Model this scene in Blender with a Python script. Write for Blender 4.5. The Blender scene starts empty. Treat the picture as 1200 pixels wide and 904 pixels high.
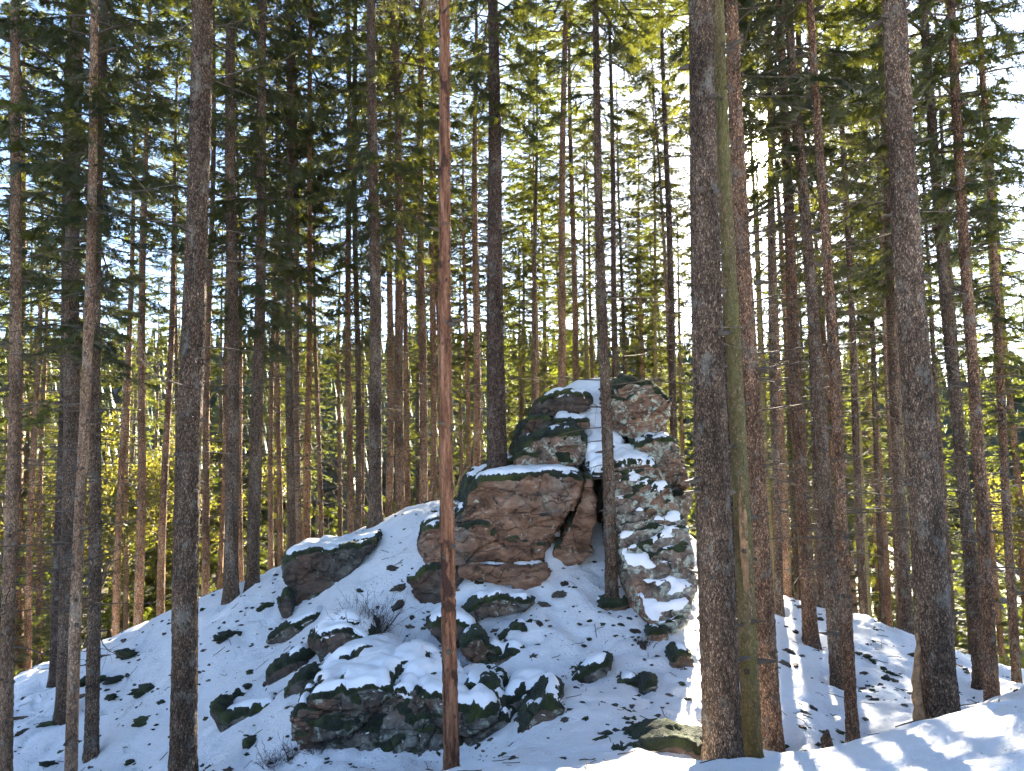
import bpy, bmesh, math, random
import numpy as np
from mathutils import Vector, Matrix, Quaternion

# ------------------------------------------------------------------ camera, sky, sun, exposure
SC = bpy.context.scene
COL = SC.collection
FPX = 873.0                                   # focal length in pixels of the 1200 px wide photograph
PITCH, ROLL = math.radians(5.0), math.radians(1.0)
CAM = Vector((0, 0, 1.65))
FWD = Vector((0, math.cos(PITCH), math.sin(PITCH)))
_up0 = Vector((0, -math.sin(PITCH), math.cos(PITCH)))
RGT = Vector((1, 0, 0)) * math.cos(ROLL) - _up0 * math.sin(ROLL)
UPV = _up0 * math.cos(ROLL) + Vector((1, 0, 0)) * math.sin(ROLL)
cd = bpy.data.cameras.new('camera')
cd.sensor_width = 36
cd.lens = 36 * FPX / 1200
cd.clip_start, cd.clip_end = 0.05, 6000
cam = bpy.data.objects.new('camera', cd)
COL.objects.link(cam)
cam.matrix_world = Matrix.Translation(CAM) @ Matrix((RGT, UPV, -FWD)).transposed().to_4x4()
SC.camera = cam

SUN_DIR = (FWD + RGT * ((882 - 600) / FPX) + UPV * ((452 - 182) / FPX)).normalized()
SUN_EL = math.asin(SUN_DIR.z)
SUN_AZ = math.atan2(SUN_DIR.x, SUN_DIR.y)     # clockwise from +Y
W = bpy.data.worlds.new('World')
SC.world = W
W.use_nodes = True
nt = W.node_tree
nt.nodes.clear()
sky = nt.nodes.new('ShaderNodeTexSky')
sky.sky_type = 'NISHITA'
sky.sun_disc = False
sky.sun_elevation = SUN_EL
sky.sun_rotation = SUN_AZ
sky.air_density = 0.62
sky.dust_density = 0.2
sky.ozone_density = 0.8
bg = nt.nodes.new('ShaderNodeBackground')
bg.inputs[1].default_value = 0.055
nt.links.new(sky.outputs[0], bg.inputs[0])
# the sun's own disc and the bright aureole of hazy air round it
tc = nt.nodes.new('ShaderNodeTexCoord')
dp = nt.nodes.new('ShaderNodeVectorMath')
dp.operation = 'DOT_PRODUCT'
nt.links.new(tc.outputs['Generated'], dp.inputs[0])
dp.inputs[1].default_value = SUN_DIR
disc = nt.nodes.new('ShaderNodeMapRange')
disc.inputs[1].default_value = math.cos(math.radians(1.5))
disc.inputs[2].default_value = math.cos(math.radians(0.55))
disc.inputs[3].default_value = 0.0
disc.inputs[4].default_value = 26.0
nt.links.new(dp.outputs['Value'], disc.inputs[0])
glow = nt.nodes.new('ShaderNodeMath')
glow.operation = 'POWER'
nt.links.new(dp.outputs['Value'], glow.inputs[0])
glow.inputs[1].default_value = 900.0
glm = nt.nodes.new('ShaderNodeMath')
glm.operation = 'MULTIPLY_ADD'
nt.links.new(glow.outputs[0], glm.inputs[0])
glm.inputs[1].default_value = 2.5
nt.links.new(disc.outputs[0], glm.inputs[2])
bg2 = nt.nodes.new('ShaderNodeBackground')
bg2.inputs[0].default_value = (1.0, 0.93, 0.80, 1)
nt.links.new(glm.outputs[0], bg2.inputs[1])
ads = nt.nodes.new('ShaderNodeAddShader')
nt.links.new(bg.outputs[0], ads.inputs[0])
nt.links.new(bg2.outputs[0], ads.inputs[1])
wo = nt.nodes.new('ShaderNodeOutputWorld')
nt.links.new(ads.outputs[0], wo.inputs[0])

sd = bpy.data.lights.new('sun', 'SUN')
sd.energy = 5.0
sd.angle = math.radians(0.6)
sd.color = (1.0, 0.90, 0.74)
sun = bpy.data.objects.new('sun', sd)
COL.objects.link(sun)
sun.rotation_euler = (-SUN_DIR).to_track_quat('-Z', 'Y').to_euler()

vs = SC.view_settings
vs.view_transform = 'Standard'
vs.look = 'None'
vs.exposure = 3.6
vs.gamma = 1.0
vs.use_curve_mapping = False
SC.cycles.max_bounces = 4
SC.cycles.diffuse_bounces = 3
SC.cycles.debug_use_spatial_splits = True
SC.cycles.glossy_bounces = 2
SC.cycles.transmission_bounces = 4
SC.cycles.caustics_reflective = False
SC.cycles.caustics_refractive = False
SC.cycles.sample_clamp_indirect = 6.0
SC.cycles.use_denoising = True
SC.cycles.use_adaptive_sampling = True
SC.cycles.adaptive_threshold = 0.05

rng = np.random.default_rng(7)
random.seed(7)

# ------------------------------------------------------------------ helpers
def at(px, py, Y):
    d = FWD + RGT * ((px - 600) / FPX) + UPV * ((452 - py) / FPX)
    return CAM + d * (Y / d.y)

_perm = np.random.default_rng(3).permutation(256)
_val = np.random.default_rng(4).uniform(-1, 1, 256)

def vnoise(p):
    p = np.asarray(p, dtype=np.float64)
    i = np.floor(p).astype(np.int64)
    f = p - i
    u = f * f * f * (f * (f * 6 - 15) + 10)
    def h(dx, dy, dz):
        return _val[_perm[(_perm[(_perm[(i[:, 0] + dx) & 255] + i[:, 1] + dy) & 255] + i[:, 2] + dz) & 255]]
    x0 = h(0, 0, 0) * (1 - u[:, 0]) + h(1, 0, 0) * u[:, 0]
    x1 = h(0, 1, 0) * (1 - u[:, 0]) + h(1, 1, 0) * u[:, 0]
    x2 = h(0, 0, 1) * (1 - u[:, 0]) + h(1, 0, 1) * u[:, 0]
    x3 = h(0, 1, 1) * (1 - u[:, 0]) + h(1, 1, 1) * u[:, 0]
    y0 = x0 * (1 - u[:, 1]) + x1 * u[:, 1]
    y1 = x2 * (1 - u[:, 1]) + x3 * u[:, 1]
    return y0 * (1 - u[:, 2]) + y1 * u[:, 2]

def fbm(p, octaves=4, gain=0.5):
    s = np.zeros(len(p)); a = 1.0; q = np.array(p, dtype=np.float64); t = 0
    for k in range(octaves):
        s += a * vnoise(q + 17.3 * k); t += a; a *= gain; q = q * 2.03
    return s / t

def worley(p):
    """F2-F1 of a jittered grid: small on the joints between cells; also a random value per cell."""
    p = np.asarray(p); i = np.floor(p).astype(np.int64)
    f1 = np.full(len(p), 9.0); f2 = np.full(len(p), 9.0); cid = np.zeros(len(p))
    for dx in (-1, 0, 1):
        for dy in (-1, 0, 1):
            for dz in (-1, 0, 1):
                a = _perm[(_perm[(_perm[(i[:, 0] + dx) & 255] + i[:, 1] + dy) & 255] + i[:, 2] + dz) & 255]
                c = i + np.array([dx, dy, dz]) + 0.5 + 0.45 * np.stack([_val[a], _val[(a * 7 + 31) & 255], _val[(a * 13 + 91) & 255]], 1)
                d = np.sqrt(((p - c) ** 2).sum(1))
                nf = d < f1
                f2 = np.where(nf, f1, np.minimum(f2, d))
                cid = np.where(nf, _val[(a * 5 + 11) & 255], cid)
                f1 = np.where(nf, d, f1)
    return f2 - f1, cid

def facets(p):
    """each cell is a plane with its own tilt: broken, angular stone"""
    i = np.floor(p).astype(np.int64); f1 = np.full(len(p), 9.0); out = np.zeros(len(p))
    for dx in (-1, 0, 1):
        for dy in (-1, 0, 1):
            for dz in (-1, 0, 1):
                a = _perm[(_perm[(_perm[(i[:, 0] + dx) & 255] + i[:, 1] + dy) & 255] + i[:, 2] + dz) & 255]
                c = i + np.array([dx, dy, dz]) + 0.5 + 0.45 * np.stack([_val[a], _val[(a * 7 + 31) & 255], _val[(a * 13 + 91) & 255]], 1)
                e = p - c; d = (e ** 2).sum(1)
                t = (e * np.stack([_val[(a * 3 + 5) & 255], _val[(a * 9 + 77) & 255], _val[(a * 11 + 17) & 255]], 1)).sum(1) + 0.5 * _val[(a * 5 + 11) & 255]
                nf = d < f1
                out = np.where(nf, t, out); f1 = np.where(nf, d, f1)
    return out

def sstep(a, b, x):
    t = np.clip((x - a) / (b - a), 0, 1)
    return t * t * (3 - 2 * t)

def mesh_from(name, v, f, smooth=True):
    """v (n,3); f: an (m,k) array or a list of such arrays"""
    me = bpy.data.meshes.new(name)
    v = np.asarray(v, dtype=np.float32)
    fl = f if isinstance(f, list) else [f]
    fl = [np.asarray(a, dtype=np.int32) for a in fl if len(a)]
    me.vertices.add(len(v))
    me.vertices.foreach_set('co', v.ravel())
    loops = np.concatenate([a.ravel() for a in fl])
    cnt = np.concatenate([np.full(len(a), a.shape[1], dtype=np.int32) for a in fl])
    st = np.concatenate([[0], np.cumsum(cnt)[:-1]]).astype(np.int32)
    me.loops.add(len(loops))
    me.loops.foreach_set('vertex_index', loops)
    me.polygons.add(len(cnt))
    me.polygons.foreach_set('loop_start', st)
    me.update(calc_edges=True)
    if smooth:
        me.polygons.foreach_set('use_smooth', np.ones(len(cnt), dtype=bool))
    return me

def obj(name, me, mat=None, parent=None, loc=None):
    o = bpy.data.objects.new(name, me)
    COL.objects.link(o)
    if mat is not None and me is not None and len(me.materials) == 0:
        me.materials.append(mat)
    if parent is not None:
        o.parent = parent
    if loc is not None:
        o.location = loc
    return o

def tag(o, label=None, cat=None, group=None, kind=None):
    if label: o['label'] = label
    if cat: o['category'] = cat
    if group: o['group'] = group
    if kind: o['kind'] = kind
    return o

class MB:
    """collects tubes and blades into one mesh"""
    def __init__(s):
        s.v, s.q, s.t, s.n = [], [], [], 0
    def add(s, v, q=None, t=None):
        v = np.asarray(v, dtype=np.float64).reshape(-1, 3)
        if q is not None and len(q): s.q.append(np.asarray(q) + s.n)
        if t is not None and len(t): s.t.append(np.asarray(t) + s.n)
        s.v.append(v); s.n += len(v)
    def tube(s, pts, rad, sides=5):
        pts = np.asarray(pts, dtype=np.float64); n = len(pts)
        d = np.gradient(pts, axis=0)
        d /= np.linalg.norm(d, axis=1)[:, None] + 1e-9
        ref = np.array([0, 0, 1.0]) if abs(d[0][2]) < 0.9 else np.array([1.0, 0, 0])
        a = np.cross(d, ref); a /= np.linalg.norm(a, axis=1)[:, None] + 1e-9
        b = np.cross(d, a)
        th = np.arange(sides) * 2 * math.pi / sides
        r = np.asarray(rad)[:, None, None]
        v = pts[:, None, :] + r * (np.cos(th)[None, :, None] * a[:, None, :] + np.sin(th)[None, :, None] * b[:, None, :])
        i = np.arange(n - 1)[:, None] * sides + np.arange(sides)[None, :]
        j = np.arange(n - 1)[:, None] * sides + (np.arange(sides)[None, :] + 1) % sides
        q = np.stack([i, j, j + sides, i + sides], -1).reshape(-1, 4)
        s.add(v, q=q)
    def mesh(s, name, smooth=True):
        fs = []
        if s.q: fs.append(np.concatenate(s.q))
        if s.t: fs.append(np.concatenate(s.t))
        return mesh_from(name, np.concatenate(s.v), fs, smooth)

# ------------------------------------------------------------------ materials
def newmat(name):
    m = bpy.data.materials.new(name); m.use_nodes = True
    t = m.node_tree; t.nodes.clear()
    return m, t

def N(t, kind, **kw):
    n = t.nodes.new(kind)
    for k, v in kw.items():
        if k.startswith('i_'):
            key = k[2:]
            n.inputs[int(key) if key.isdigit() else key].default_value = v
        else:
            setattr(n, k, v)
    return n

def ramp(t, src, stops):
    r = t.nodes.new('ShaderNodeValToRGB')
    e = r.color_ramp.elements
    while len(e) < len(stops): e.new(0.5)
    for k, (p, c) in enumerate(stops):
        e[k].position = p
        e[k].color = (c[0], c[1], c[2], 1) if len(c) == 3 else c
    t.links.new(src, r.inputs[0])
    return r.outputs[0]

def mixc(t, fac, a, b, mode='MIX'):
    n = t.nodes.new('ShaderNodeMix'); n.data_type = 'RGBA'; n.blend_type = mode
    for s, x in ((0, fac), (6, a), (7, b)):
        if isinstance(x, (float, int)): n.inputs[s].default_value = x
        elif isinstance(x, tuple): n.inputs[s].default_value = (x[0], x[1], x[2], 1)
        else: t.links.new(x, n.inputs[s])
    return n.outputs[2]

def noise(t, vec, scale, detail=4, rough=0.55, dist=0.0):
    n = N(t, 'ShaderNodeTexNoise', i_Scale=scale, i_Detail=detail, i_Roughness=rough, i_Distortion=dist)
    t.links.new(vec, n.inputs['Vector'])
    return n.outputs[0]

def mapping(t, vec, scale=(1, 1, 1), rot=(0, 0, 0), loc=(0, 0, 0)):
    n = N(t, 'ShaderNodeMapping')
    n.inputs['Scale'].default_value = scale
    n.inputs['Rotation'].default_value = rot
    n.inputs['Location'].default_value = loc
    t.links.new(vec, n.inputs[0])
    return n.outputs[0]

def finish(t, color, rough, height=None, strength=0.5, dist=0.02, sss=None, sheen=None, spec=0.4):
    b = N(t, 'ShaderNodeBsdfPrincipled')
    if isinstance(color, tuple): b.inputs['Base Color'].default_value = (*color, 1)
    else: t.links.new(color, b.inputs['Base Color'])
    if isinstance(rough, float): b.inputs['Roughness'].default_value = rough
    else: t.links.new(rough, b.inputs['Roughness'])
    b.inputs['Specular IOR Level'].default_value = spec
    if sheen: b.inputs['Sheen Weight'].default_value = sheen
    if height is not None:
        bm = N(t, 'ShaderNodeBump', i_Strength=strength, i_Distance=dist)
        t.links.new(height, bm.inputs['Height'])
        t.links.new(bm.outputs[0], b.inputs['Normal'])
    o = N(t, 'ShaderNodeOutputMaterial')
    t.links.new(b.outputs[0], o.inputs[0])
    return b

def objvec(t, rnd=True):
    c = N(t, 'ShaderNodeTexCoord')
    if not rnd: return c.outputs['Object']
    oi = N(t, 'ShaderNodeObjectInfo')
    m = N(t, 'ShaderNodeVectorMath', operation='MULTIPLY_ADD')
    t.links.new(oi.outputs['Random'], m.inputs[0])
    m.inputs[1].default_value = (31.0, 17.0, 23.0)
    t.links.new(c.outputs['Object'], m.inputs[2])
    return m.outputs[0]

def mat_snow(name='snow'):
    m, t = newmat(name)
    v = N(t, 'ShaderNodeNewGeometry').outputs['Position']
    n1 = noise(t, v, 1.3, 5); n2 = noise(t, v, 34, 4, 0.65); n3 = noise(t, v, 9, 3)
    c = ramp(t, n1, [(0.3, (0.86, 0.85, 0.835)), (0.7, (0.92, 0.91, 0.895))])
    # fallen needles and crumbs of bark lying on the snow
    sp = N(t, 'ShaderNodeTexVoronoi', i_Scale=26.0); t.links.new(v, sp.inputs['Vector'])
    pt = noise(t, v, 1.7, 3)
    mk = N(t, 'ShaderNodeMath', operation='LESS_THAN'); t.links.new(sp.outputs['Distance'], mk.inputs[0])
    th = N(t, 'ShaderNodeMapRange', i_1=0.45, i_2=0.75, i_3=0.0, i_4=0.16); t.links.new(pt, th.inputs[0])
    t.links.new(th.outputs[0], mk.inputs[1])
    c = mixc(t, mk.outputs[0], c, (0.16, 0.12, 0.09))
    h = mixc(t, 0.4, n2, n3)
    finish(t, c, 0.62, h, 0.5, 0.03, spec=0.25)
    return m

def mat_rock(name, brown, lichen, dark=0.0, light=1.0):
    m, t = newmat(name)
    v = objvec(t)
    vt = mapping(t, v, scale=(1.0, 1.0, 2.1), rot=(0.12, 0.3, 0.1))
    strata = noise(t, vt, 2.0, 9, 0.70, 0.5)
    big = noise(t, v, 0.9, 4)
    fine = noise(t, v, 17, 7, 0.72)
    med = noise(t, v, 4.3, 6, 0.65)
    a = ramp(t, strata, [(0.28, (0.016, 0.010, 0.007)), (0.42, (0.11, 0.055, 0.030)), (0.56, (0.205, 0.112, 0.066)), (0.74, (0.37, 0.245, 0.17))])
    g = ramp(t, med, [(0.30, (0.018, 0.017, 0.014)), (0.48, (0.10, 0.09, 0.072)), (0.72, (0.30, 0.28, 0.23))])
    f = N(t, 'ShaderNodeMapRange', i_1=0.38 + 0.3 * (brown - 0.5), i_2=0.58 + 0.3 * (brown - 0.5), i_3=0.0, i_4=1.0)
    t.links.new(big, f.inputs[0])
    c = mixc(t, f.outputs[0], a, g)
    if lichen > 0:
        ln = noise(t, v, 6.5, 7, 0.7, 0.3)
        lf = ramp(t, ln, [(0.62 - 0.12 * lichen, (0, 0, 0)), (0.68 - 0.12 * lichen, (1, 1, 1))])
        c = mixc(t, lf, c, mixc(t, fine, (0.17, 0.19, 0.12), (0.44, 0.45, 0.37)))
        l2 = noise(t, mapping(t, v, loc=(9, 3, 5)), 3.0, 6, 0.7)
        l2f = ramp(t, l2, [(0.60, (0, 0, 0)), (0.66, (1, 1, 1))])
        c = mixc(t, l2f, c, (0.035, 0.036, 0.03))
    # dark streaks and joints across the stone
    vc = mapping(t, v, scale=(0.7, 0.7, 2.2), rot=(0.1, 0.25, 0.0))
    ck = N(t, 'ShaderNodeTexVoronoi', feature='DISTANCE_TO_EDGE', i_Scale=1.5)
    wv = N(t, 'ShaderNodeVectorMath', operation='MULTIPLY_ADD')
    nz = N(t, 'ShaderNodeTexNoise', i_Scale=3.0, i_Detail=5.0); t.links.new(v, nz.inputs['Vector'])
    t.links.new(nz.outputs['Color'], wv.inputs[0]); wv.inputs[1].default_value = (0.7, 0.7, 0.7); t.links.new(vc, wv.inputs[2])
    t.links.new(wv.outputs[0], ck.inputs['Vector'])
    cr = ramp(t, ck.outputs['Distance'], [(0.0, (0, 0, 0)), (0.02, (1, 1, 1))])
    c = mixc(t, cr, mixc(t, 0.65, c, (0.02, 0.016, 0.012)), c)
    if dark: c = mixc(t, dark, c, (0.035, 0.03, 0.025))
    c = mixc(t, 0.55, c, mixc(t, fine, (0.1, 0.1, 0.1), (1.75, 1.75, 1.75)), 'MULTIPLY')
    if light != 1.0: c = mixc(t, 1.0, c, (light, light, light), 'MULTIPLY')
    h1 = mixc(t, 0.5, strata, fine)
    h = mixc(t, 0.35, h1, cr)
    finish(t, c, 0.82, h, 1.0, 0.07, spec=0.3)
    return m

def mat_moss():
    m, t = newmat('moss')
    v = N(t, 'ShaderNodeNewGeometry').outputs['Position']
    n1 = noise(t, v, 3.0, 4); n2 = noise(t, v, 60, 4, 0.7)
    c = ramp(t, n1, [(0.3, (0.010, 0.014, 0.005)), (0.5, (0.024, 0.034, 0.008)), (0.72, (0.075, 0.095, 0.018))])
    c = mixc(t, 0.6, c, mixc(t, n2, (0.3, 0.3, 0.3), (1.5, 1.5, 1.4)), 'MULTIPLY')
    finish(t, c, 0.95, n2, 1.0, 0.04, sheen=0.15, spec=0.1)
    return m

def mat_bark(name, tint=(1, 1, 1), plates=1.0, green=0.0, stripped=False):
    m, t = newmat(name)
    v = objvec(t)
    oi = N(t, 'ShaderNodeObjectInfo')
    if stripped:                                # bark fallen off: bare reddish wood with fibres and dark rests of bark
        vs_ = mapping(t, v, scale=(9, 9, 0.9))
        n1 = noise(t, vs_, 2.2, 6, 0.7, 0.4)
        n2 = noise(t, mapping(t, v, scale=(3, 3, 1.6)), 2.0, 4, 0.6)
        n3 = noise(t, mapping(t, v, scale=(40, 40, 4)), 2.0, 4, 0.7)
        c = ramp(t, n1, [(0.32, (0.045, 0.02, 0.014)), (0.48, (0.20, 0.092, 0.052)), (0.60, (0.31, 0.162, 0.098)), (0.78, (0.45, 0.28, 0.19))])
        dk = ramp(t, n2, [(0.56, (0, 0, 0)), (0.62, (1, 1, 1))])
        c = mixc(t, dk, c, (0.07, 0.036, 0.026))
        c = mixc(t, 0.9, c, mixc(t, n3, (0.15, 0.13, 0.12), (1.65, 1.6, 1.5)), 'MULTIPLY')
        finish(t, c, 0.85, mixc(t, 0.5, n1, mixc(t, 0.5, n3, dk)), 1.0, 0.05, spec=0.15)
        return m
    vs_ = mapping(t, v, scale=(1, 1, 0.38))
    wn = N(t, 'ShaderNodeTexNoise', i_Scale=9.0, i_Detail=4.0); t.links.new(v, wn.inputs['Vector'])
    wv = N(t, 'ShaderNodeVectorMath', operation='MULTIPLY_ADD')
    t.links.new(wn.outputs['Color'], wv.inputs[0]); wv.inputs[1].default_value = (0.05, 0.05, 0.04); t.links.new(vs_, wv.inputs[2])
    vo = N(t, 'ShaderNodeTexVoronoi', feature='DISTANCE_TO_EDGE', i_Scale=62.0)
    t.links.new(wv.outputs[0], vo.inputs['Vector'])
    vi = N(t, 'ShaderNodeTexVoronoi', i_Scale=62.0); t.links.new(wv.outputs[0], vi.inputs['Vector'])
    n1 = noise(t, v, 60, 5, 0.7); n2 = noise(t, mapping(t, v, scale=(1, 1, 0.35)), 3.0, 4)
    c = ramp(t, n2, [(0.3, (0.165, 0.122, 0.094)), (0.52, (0.32, 0.235, 0.182)), (0.72, (0.50, 0.395, 0.315))])
    sv = N(t, 'ShaderNodeSeparateColor'); t.links.new(vi.outputs['Color'], sv.inputs[0])
    pc = N(t, 'ShaderNodeMapRange', i_3=0.42, i_4=1.55); t.links.new(sv.outputs[0], pc.inputs[0])
    c = mixc(t, 1.0, c, pc.outputs[0], 'MULTIPLY')
    ed = ramp(t, vo.outputs['Distance'], [(0.0, (0.25, 0.22, 0.21)), (0.3, (1, 1, 1))])
    c = mixc(t, plates, c, ed, 'MULTIPLY')
    c = mixc(t, 0.8, c, mixc(t, n1, (0.25, 0.24, 0.24), (1.7, 1.68, 1.66)), 'MULTIPLY')
    rv = N(t, 'ShaderNodeMapRange', i_3=0.75, i_4=1.2); t.links.new(oi.outputs['Random'], rv.inputs[0])
    c = mixc(t, 1.0, c, rv.outputs[0], 'MULTIPLY')
    c = mixc(t, 1.0, c, tint, 'MULTIPLY')
    ln = noise(t, mapping(t, v, scale=(1, 1, 0.6)), 6.0, 6, 0.7)
    lf = ramp(t, ln, [(0.54, (0, 0, 0)), (0.66, (0.55, 0.55, 0.55))])
    c = mixc(t, lf, c, mixc(t, n1, (0.16, 0.15, 0.12), (0.46, 0.45, 0.38)))
    if green:
        gn = noise(t, mapping(t, v, scale=(1, 1, 0.3)), 5, 4)
        gf = N(t, 'ShaderNodeMapRange', i_1=0.35, i_2=0.65, i_3=green * 0.4, i_4=green); t.links.new(gn, gf.inputs[0])
        c = mixc(t, gf.outputs[0], c, mixc(t, n1, (0.13, 0.115, 0.04), (0.31, 0.29, 0.09)))
    h = mixc(t, 0.35, ed, n1)
    finish(t, c, 0.88, h, 1.0, 0.035, spec=0.2)
    return m

def mat_leaf(name, c0, c1, tr, trf=0.5):
    m, t = newmat(name)
    v = N(t, 'ShaderNodeNewGeometry').outputs['Position']
    oi = N(t, 'ShaderNodeObjectInfo')
    n = noise(t, v, 1.1, 4)
    c = ramp(t, n, [(0.3, c0), (0.7, c1)])
    rv = N(t, 'ShaderNodeMapRange', i_3=0.75, i_4=1.25); t.links.new(oi.outputs['Random'], rv.inputs[0])
    c = mixc(t, 1.0, c, rv.outputs[0], 'MULTIPLY')
    d = N(t, 'ShaderNodeBsdfDiffuse'); t.links.new(c, d.inputs[0])
    tl = N(t, 'ShaderNodeBsdfTranslucent')
    t.links.new(mixc(t, 1.0, c, tr, 'MULTIPLY'), tl.inputs[0])
    mx = N(t, 'ShaderNodeMixShader', i_0=trf)
    t.links.new(d.outputs[0], mx.inputs[1]); t.links.new(tl.outputs[0], mx.inputs[2])
    g = N(t, 'ShaderNodeBsdfGlossy', i_Roughness=0.5); g.inputs[0].default_value = (0.8, 0.85, 0.8, 1)
    m2 = N(t, 'ShaderNodeMixShader', i_0=0.05)
    t.links.new(mx.outputs[0], m2.inputs[1]); t.links.new(g.outputs[0], m2.inputs[2])
    o = N(t, 'ShaderNodeOutputMaterial'); t.links.new(m2.outputs[0], o.inputs[0])
    return m

def mat_plain(name, c, var=0.4, scale=20, rough=0.85):
    m, t = newmat(name)
    v = objvec(t)
    n = noise(t, v, scale, 5, 0.65)
    lo, hi = tuple(x * (1 - var) for x in c), tuple(x * (1 + var) for x in c)
    finish(t, ramp(t, n, [(0.3, lo), (0.7, hi)]), rough, n, 0.6, 0.02, spec=0.2)
    return m

def mat_ground():
    """snow near the knoll, thin and broken by brown needle litter farther off in the forest"""
    m, t = newmat('snowy_ground')
    v = N(t, 'ShaderNodeNewGeometry').outputs['Position']
    n1 = noise(t, v, 1.3, 5); n2 = noise(t, v, 26, 5, 0.7); n3 = noise(t, v, 9, 4)
    c = ramp(t, n1, [(0.3, (0.86, 0.85, 0.835)), (0.7, (0.92, 0.91, 0.895))])
    sp = N(t, 'ShaderNodeTexVoronoi', i_Scale=15.0); t.links.new(v, sp.inputs['Vector'])
    pt = noise(t, v, 1.1, 4)
    mk = N(t, 'ShaderNodeMath', operation='LESS_THAN'); t.links.new(sp.outputs['Distance'], mk.inputs[0])
    th = N(t, 'ShaderNodeMapRange', i_1=0.46, i_2=0.78, i_3=0.0, i_4=0.25); t.links.new(pt, th.inputs[0])
    t.links.new(th.outputs[0], mk.inputs[1])
    c = mixc(t, mk.outputs[0], c, mixc(t, n2, (0.05, 0.035, 0.022), (0.17, 0.12, 0.08)))
    at_ = N(t, 'ShaderNodeAttribute', attribute_name='litter')
    lt = mixc(t, n3, (0.035, 0.024, 0.014), (0.12, 0.085, 0.045))
    lf = N(t, 'ShaderNodeMath', operation='MULTIPLY_ADD'); t.links.new(pt, lf.inputs[0]); lf.inputs[1].default_value = 1.0
    t.links.new(at_.outputs['Fac'], lf.inputs[2])
    ls = ramp(t, lf.outputs[0], [(0.60, (0, 0, 0)), (0.66, (1, 1, 1))])
    c = mixc(t, ls, c, lt)
    finish(t, c, 0.65, mixc(t, 0.45, n2, n3), 0.8, 0.09, spec=0.25)
    return m

M = dict(
    snow=mat_snow(), ground=mat_ground(), moss=mat_moss(),
    rock_brown=mat_rock('brown_rock', 1.15, 0.15, 0.0, 1.3), rock_mix=mat_rock('lichen_rock', 0.62, 0.85, 0.0, 1.45),
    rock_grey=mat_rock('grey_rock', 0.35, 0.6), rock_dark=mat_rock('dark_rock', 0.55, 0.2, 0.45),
    bark=mat_bark('spruce_bark', (1.0, 0.93, 0.80)), bark_warm=mat_bark('warm_spruce_bark', (1.4, 1.12, 0.86)),
    bark_pale=mat_bark('pale_spruce_bark', (1.6, 1.38, 1.1), 0.7), bark_green=mat_bark('algae_bark', (1.1, 1.0, 0.82), 0.8, 0.85),
    bark_dark=mat_bark('dark_spruce_bark', (0.55, 0.50, 0.47)), bark_red=mat_bark('bare_wood', stripped=True),
    bark_orange=mat_bark('orange_bark', (1.6, 1.05, 0.62), 0.6),
    wood=mat_plain('split_wood', (0.27, 0.16, 0.08), 0.55, 18),
    twig=mat_plain('twig_bark', (0.10, 0.078, 0.058), 0.4, 9),
    twig_pale=mat_plain('pale_dead_twig', (0.17, 0.13, 0.09), 0.4, 9),
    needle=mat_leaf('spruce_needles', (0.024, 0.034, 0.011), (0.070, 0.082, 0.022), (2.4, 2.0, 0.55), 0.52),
    needle_y=mat_leaf('sun_tinted_needles', (0.070, 0.082, 0.018), (0.13, 0.145, 0.038), (2.1, 2.05, 0.7), 0.56),  # brighter yellow copy of the needles, backlit glow put into the colour
    needle_dead=mat_leaf('dry_needles', (0.10, 0.072, 0.045), (0.20, 0.145, 0.09), (1.3, 1.1, 0.8), 0.4),
    leaf_yellow=mat_leaf('yellow_leaves', (0.085, 0.085, 0.024), (0.165, 0.15, 0.042), (1.5, 1.4, 0.65), 0.6),
    heather=mat_plain('heather_twig', (0.06, 0.048, 0.042), 0.4, 12),
)

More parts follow.
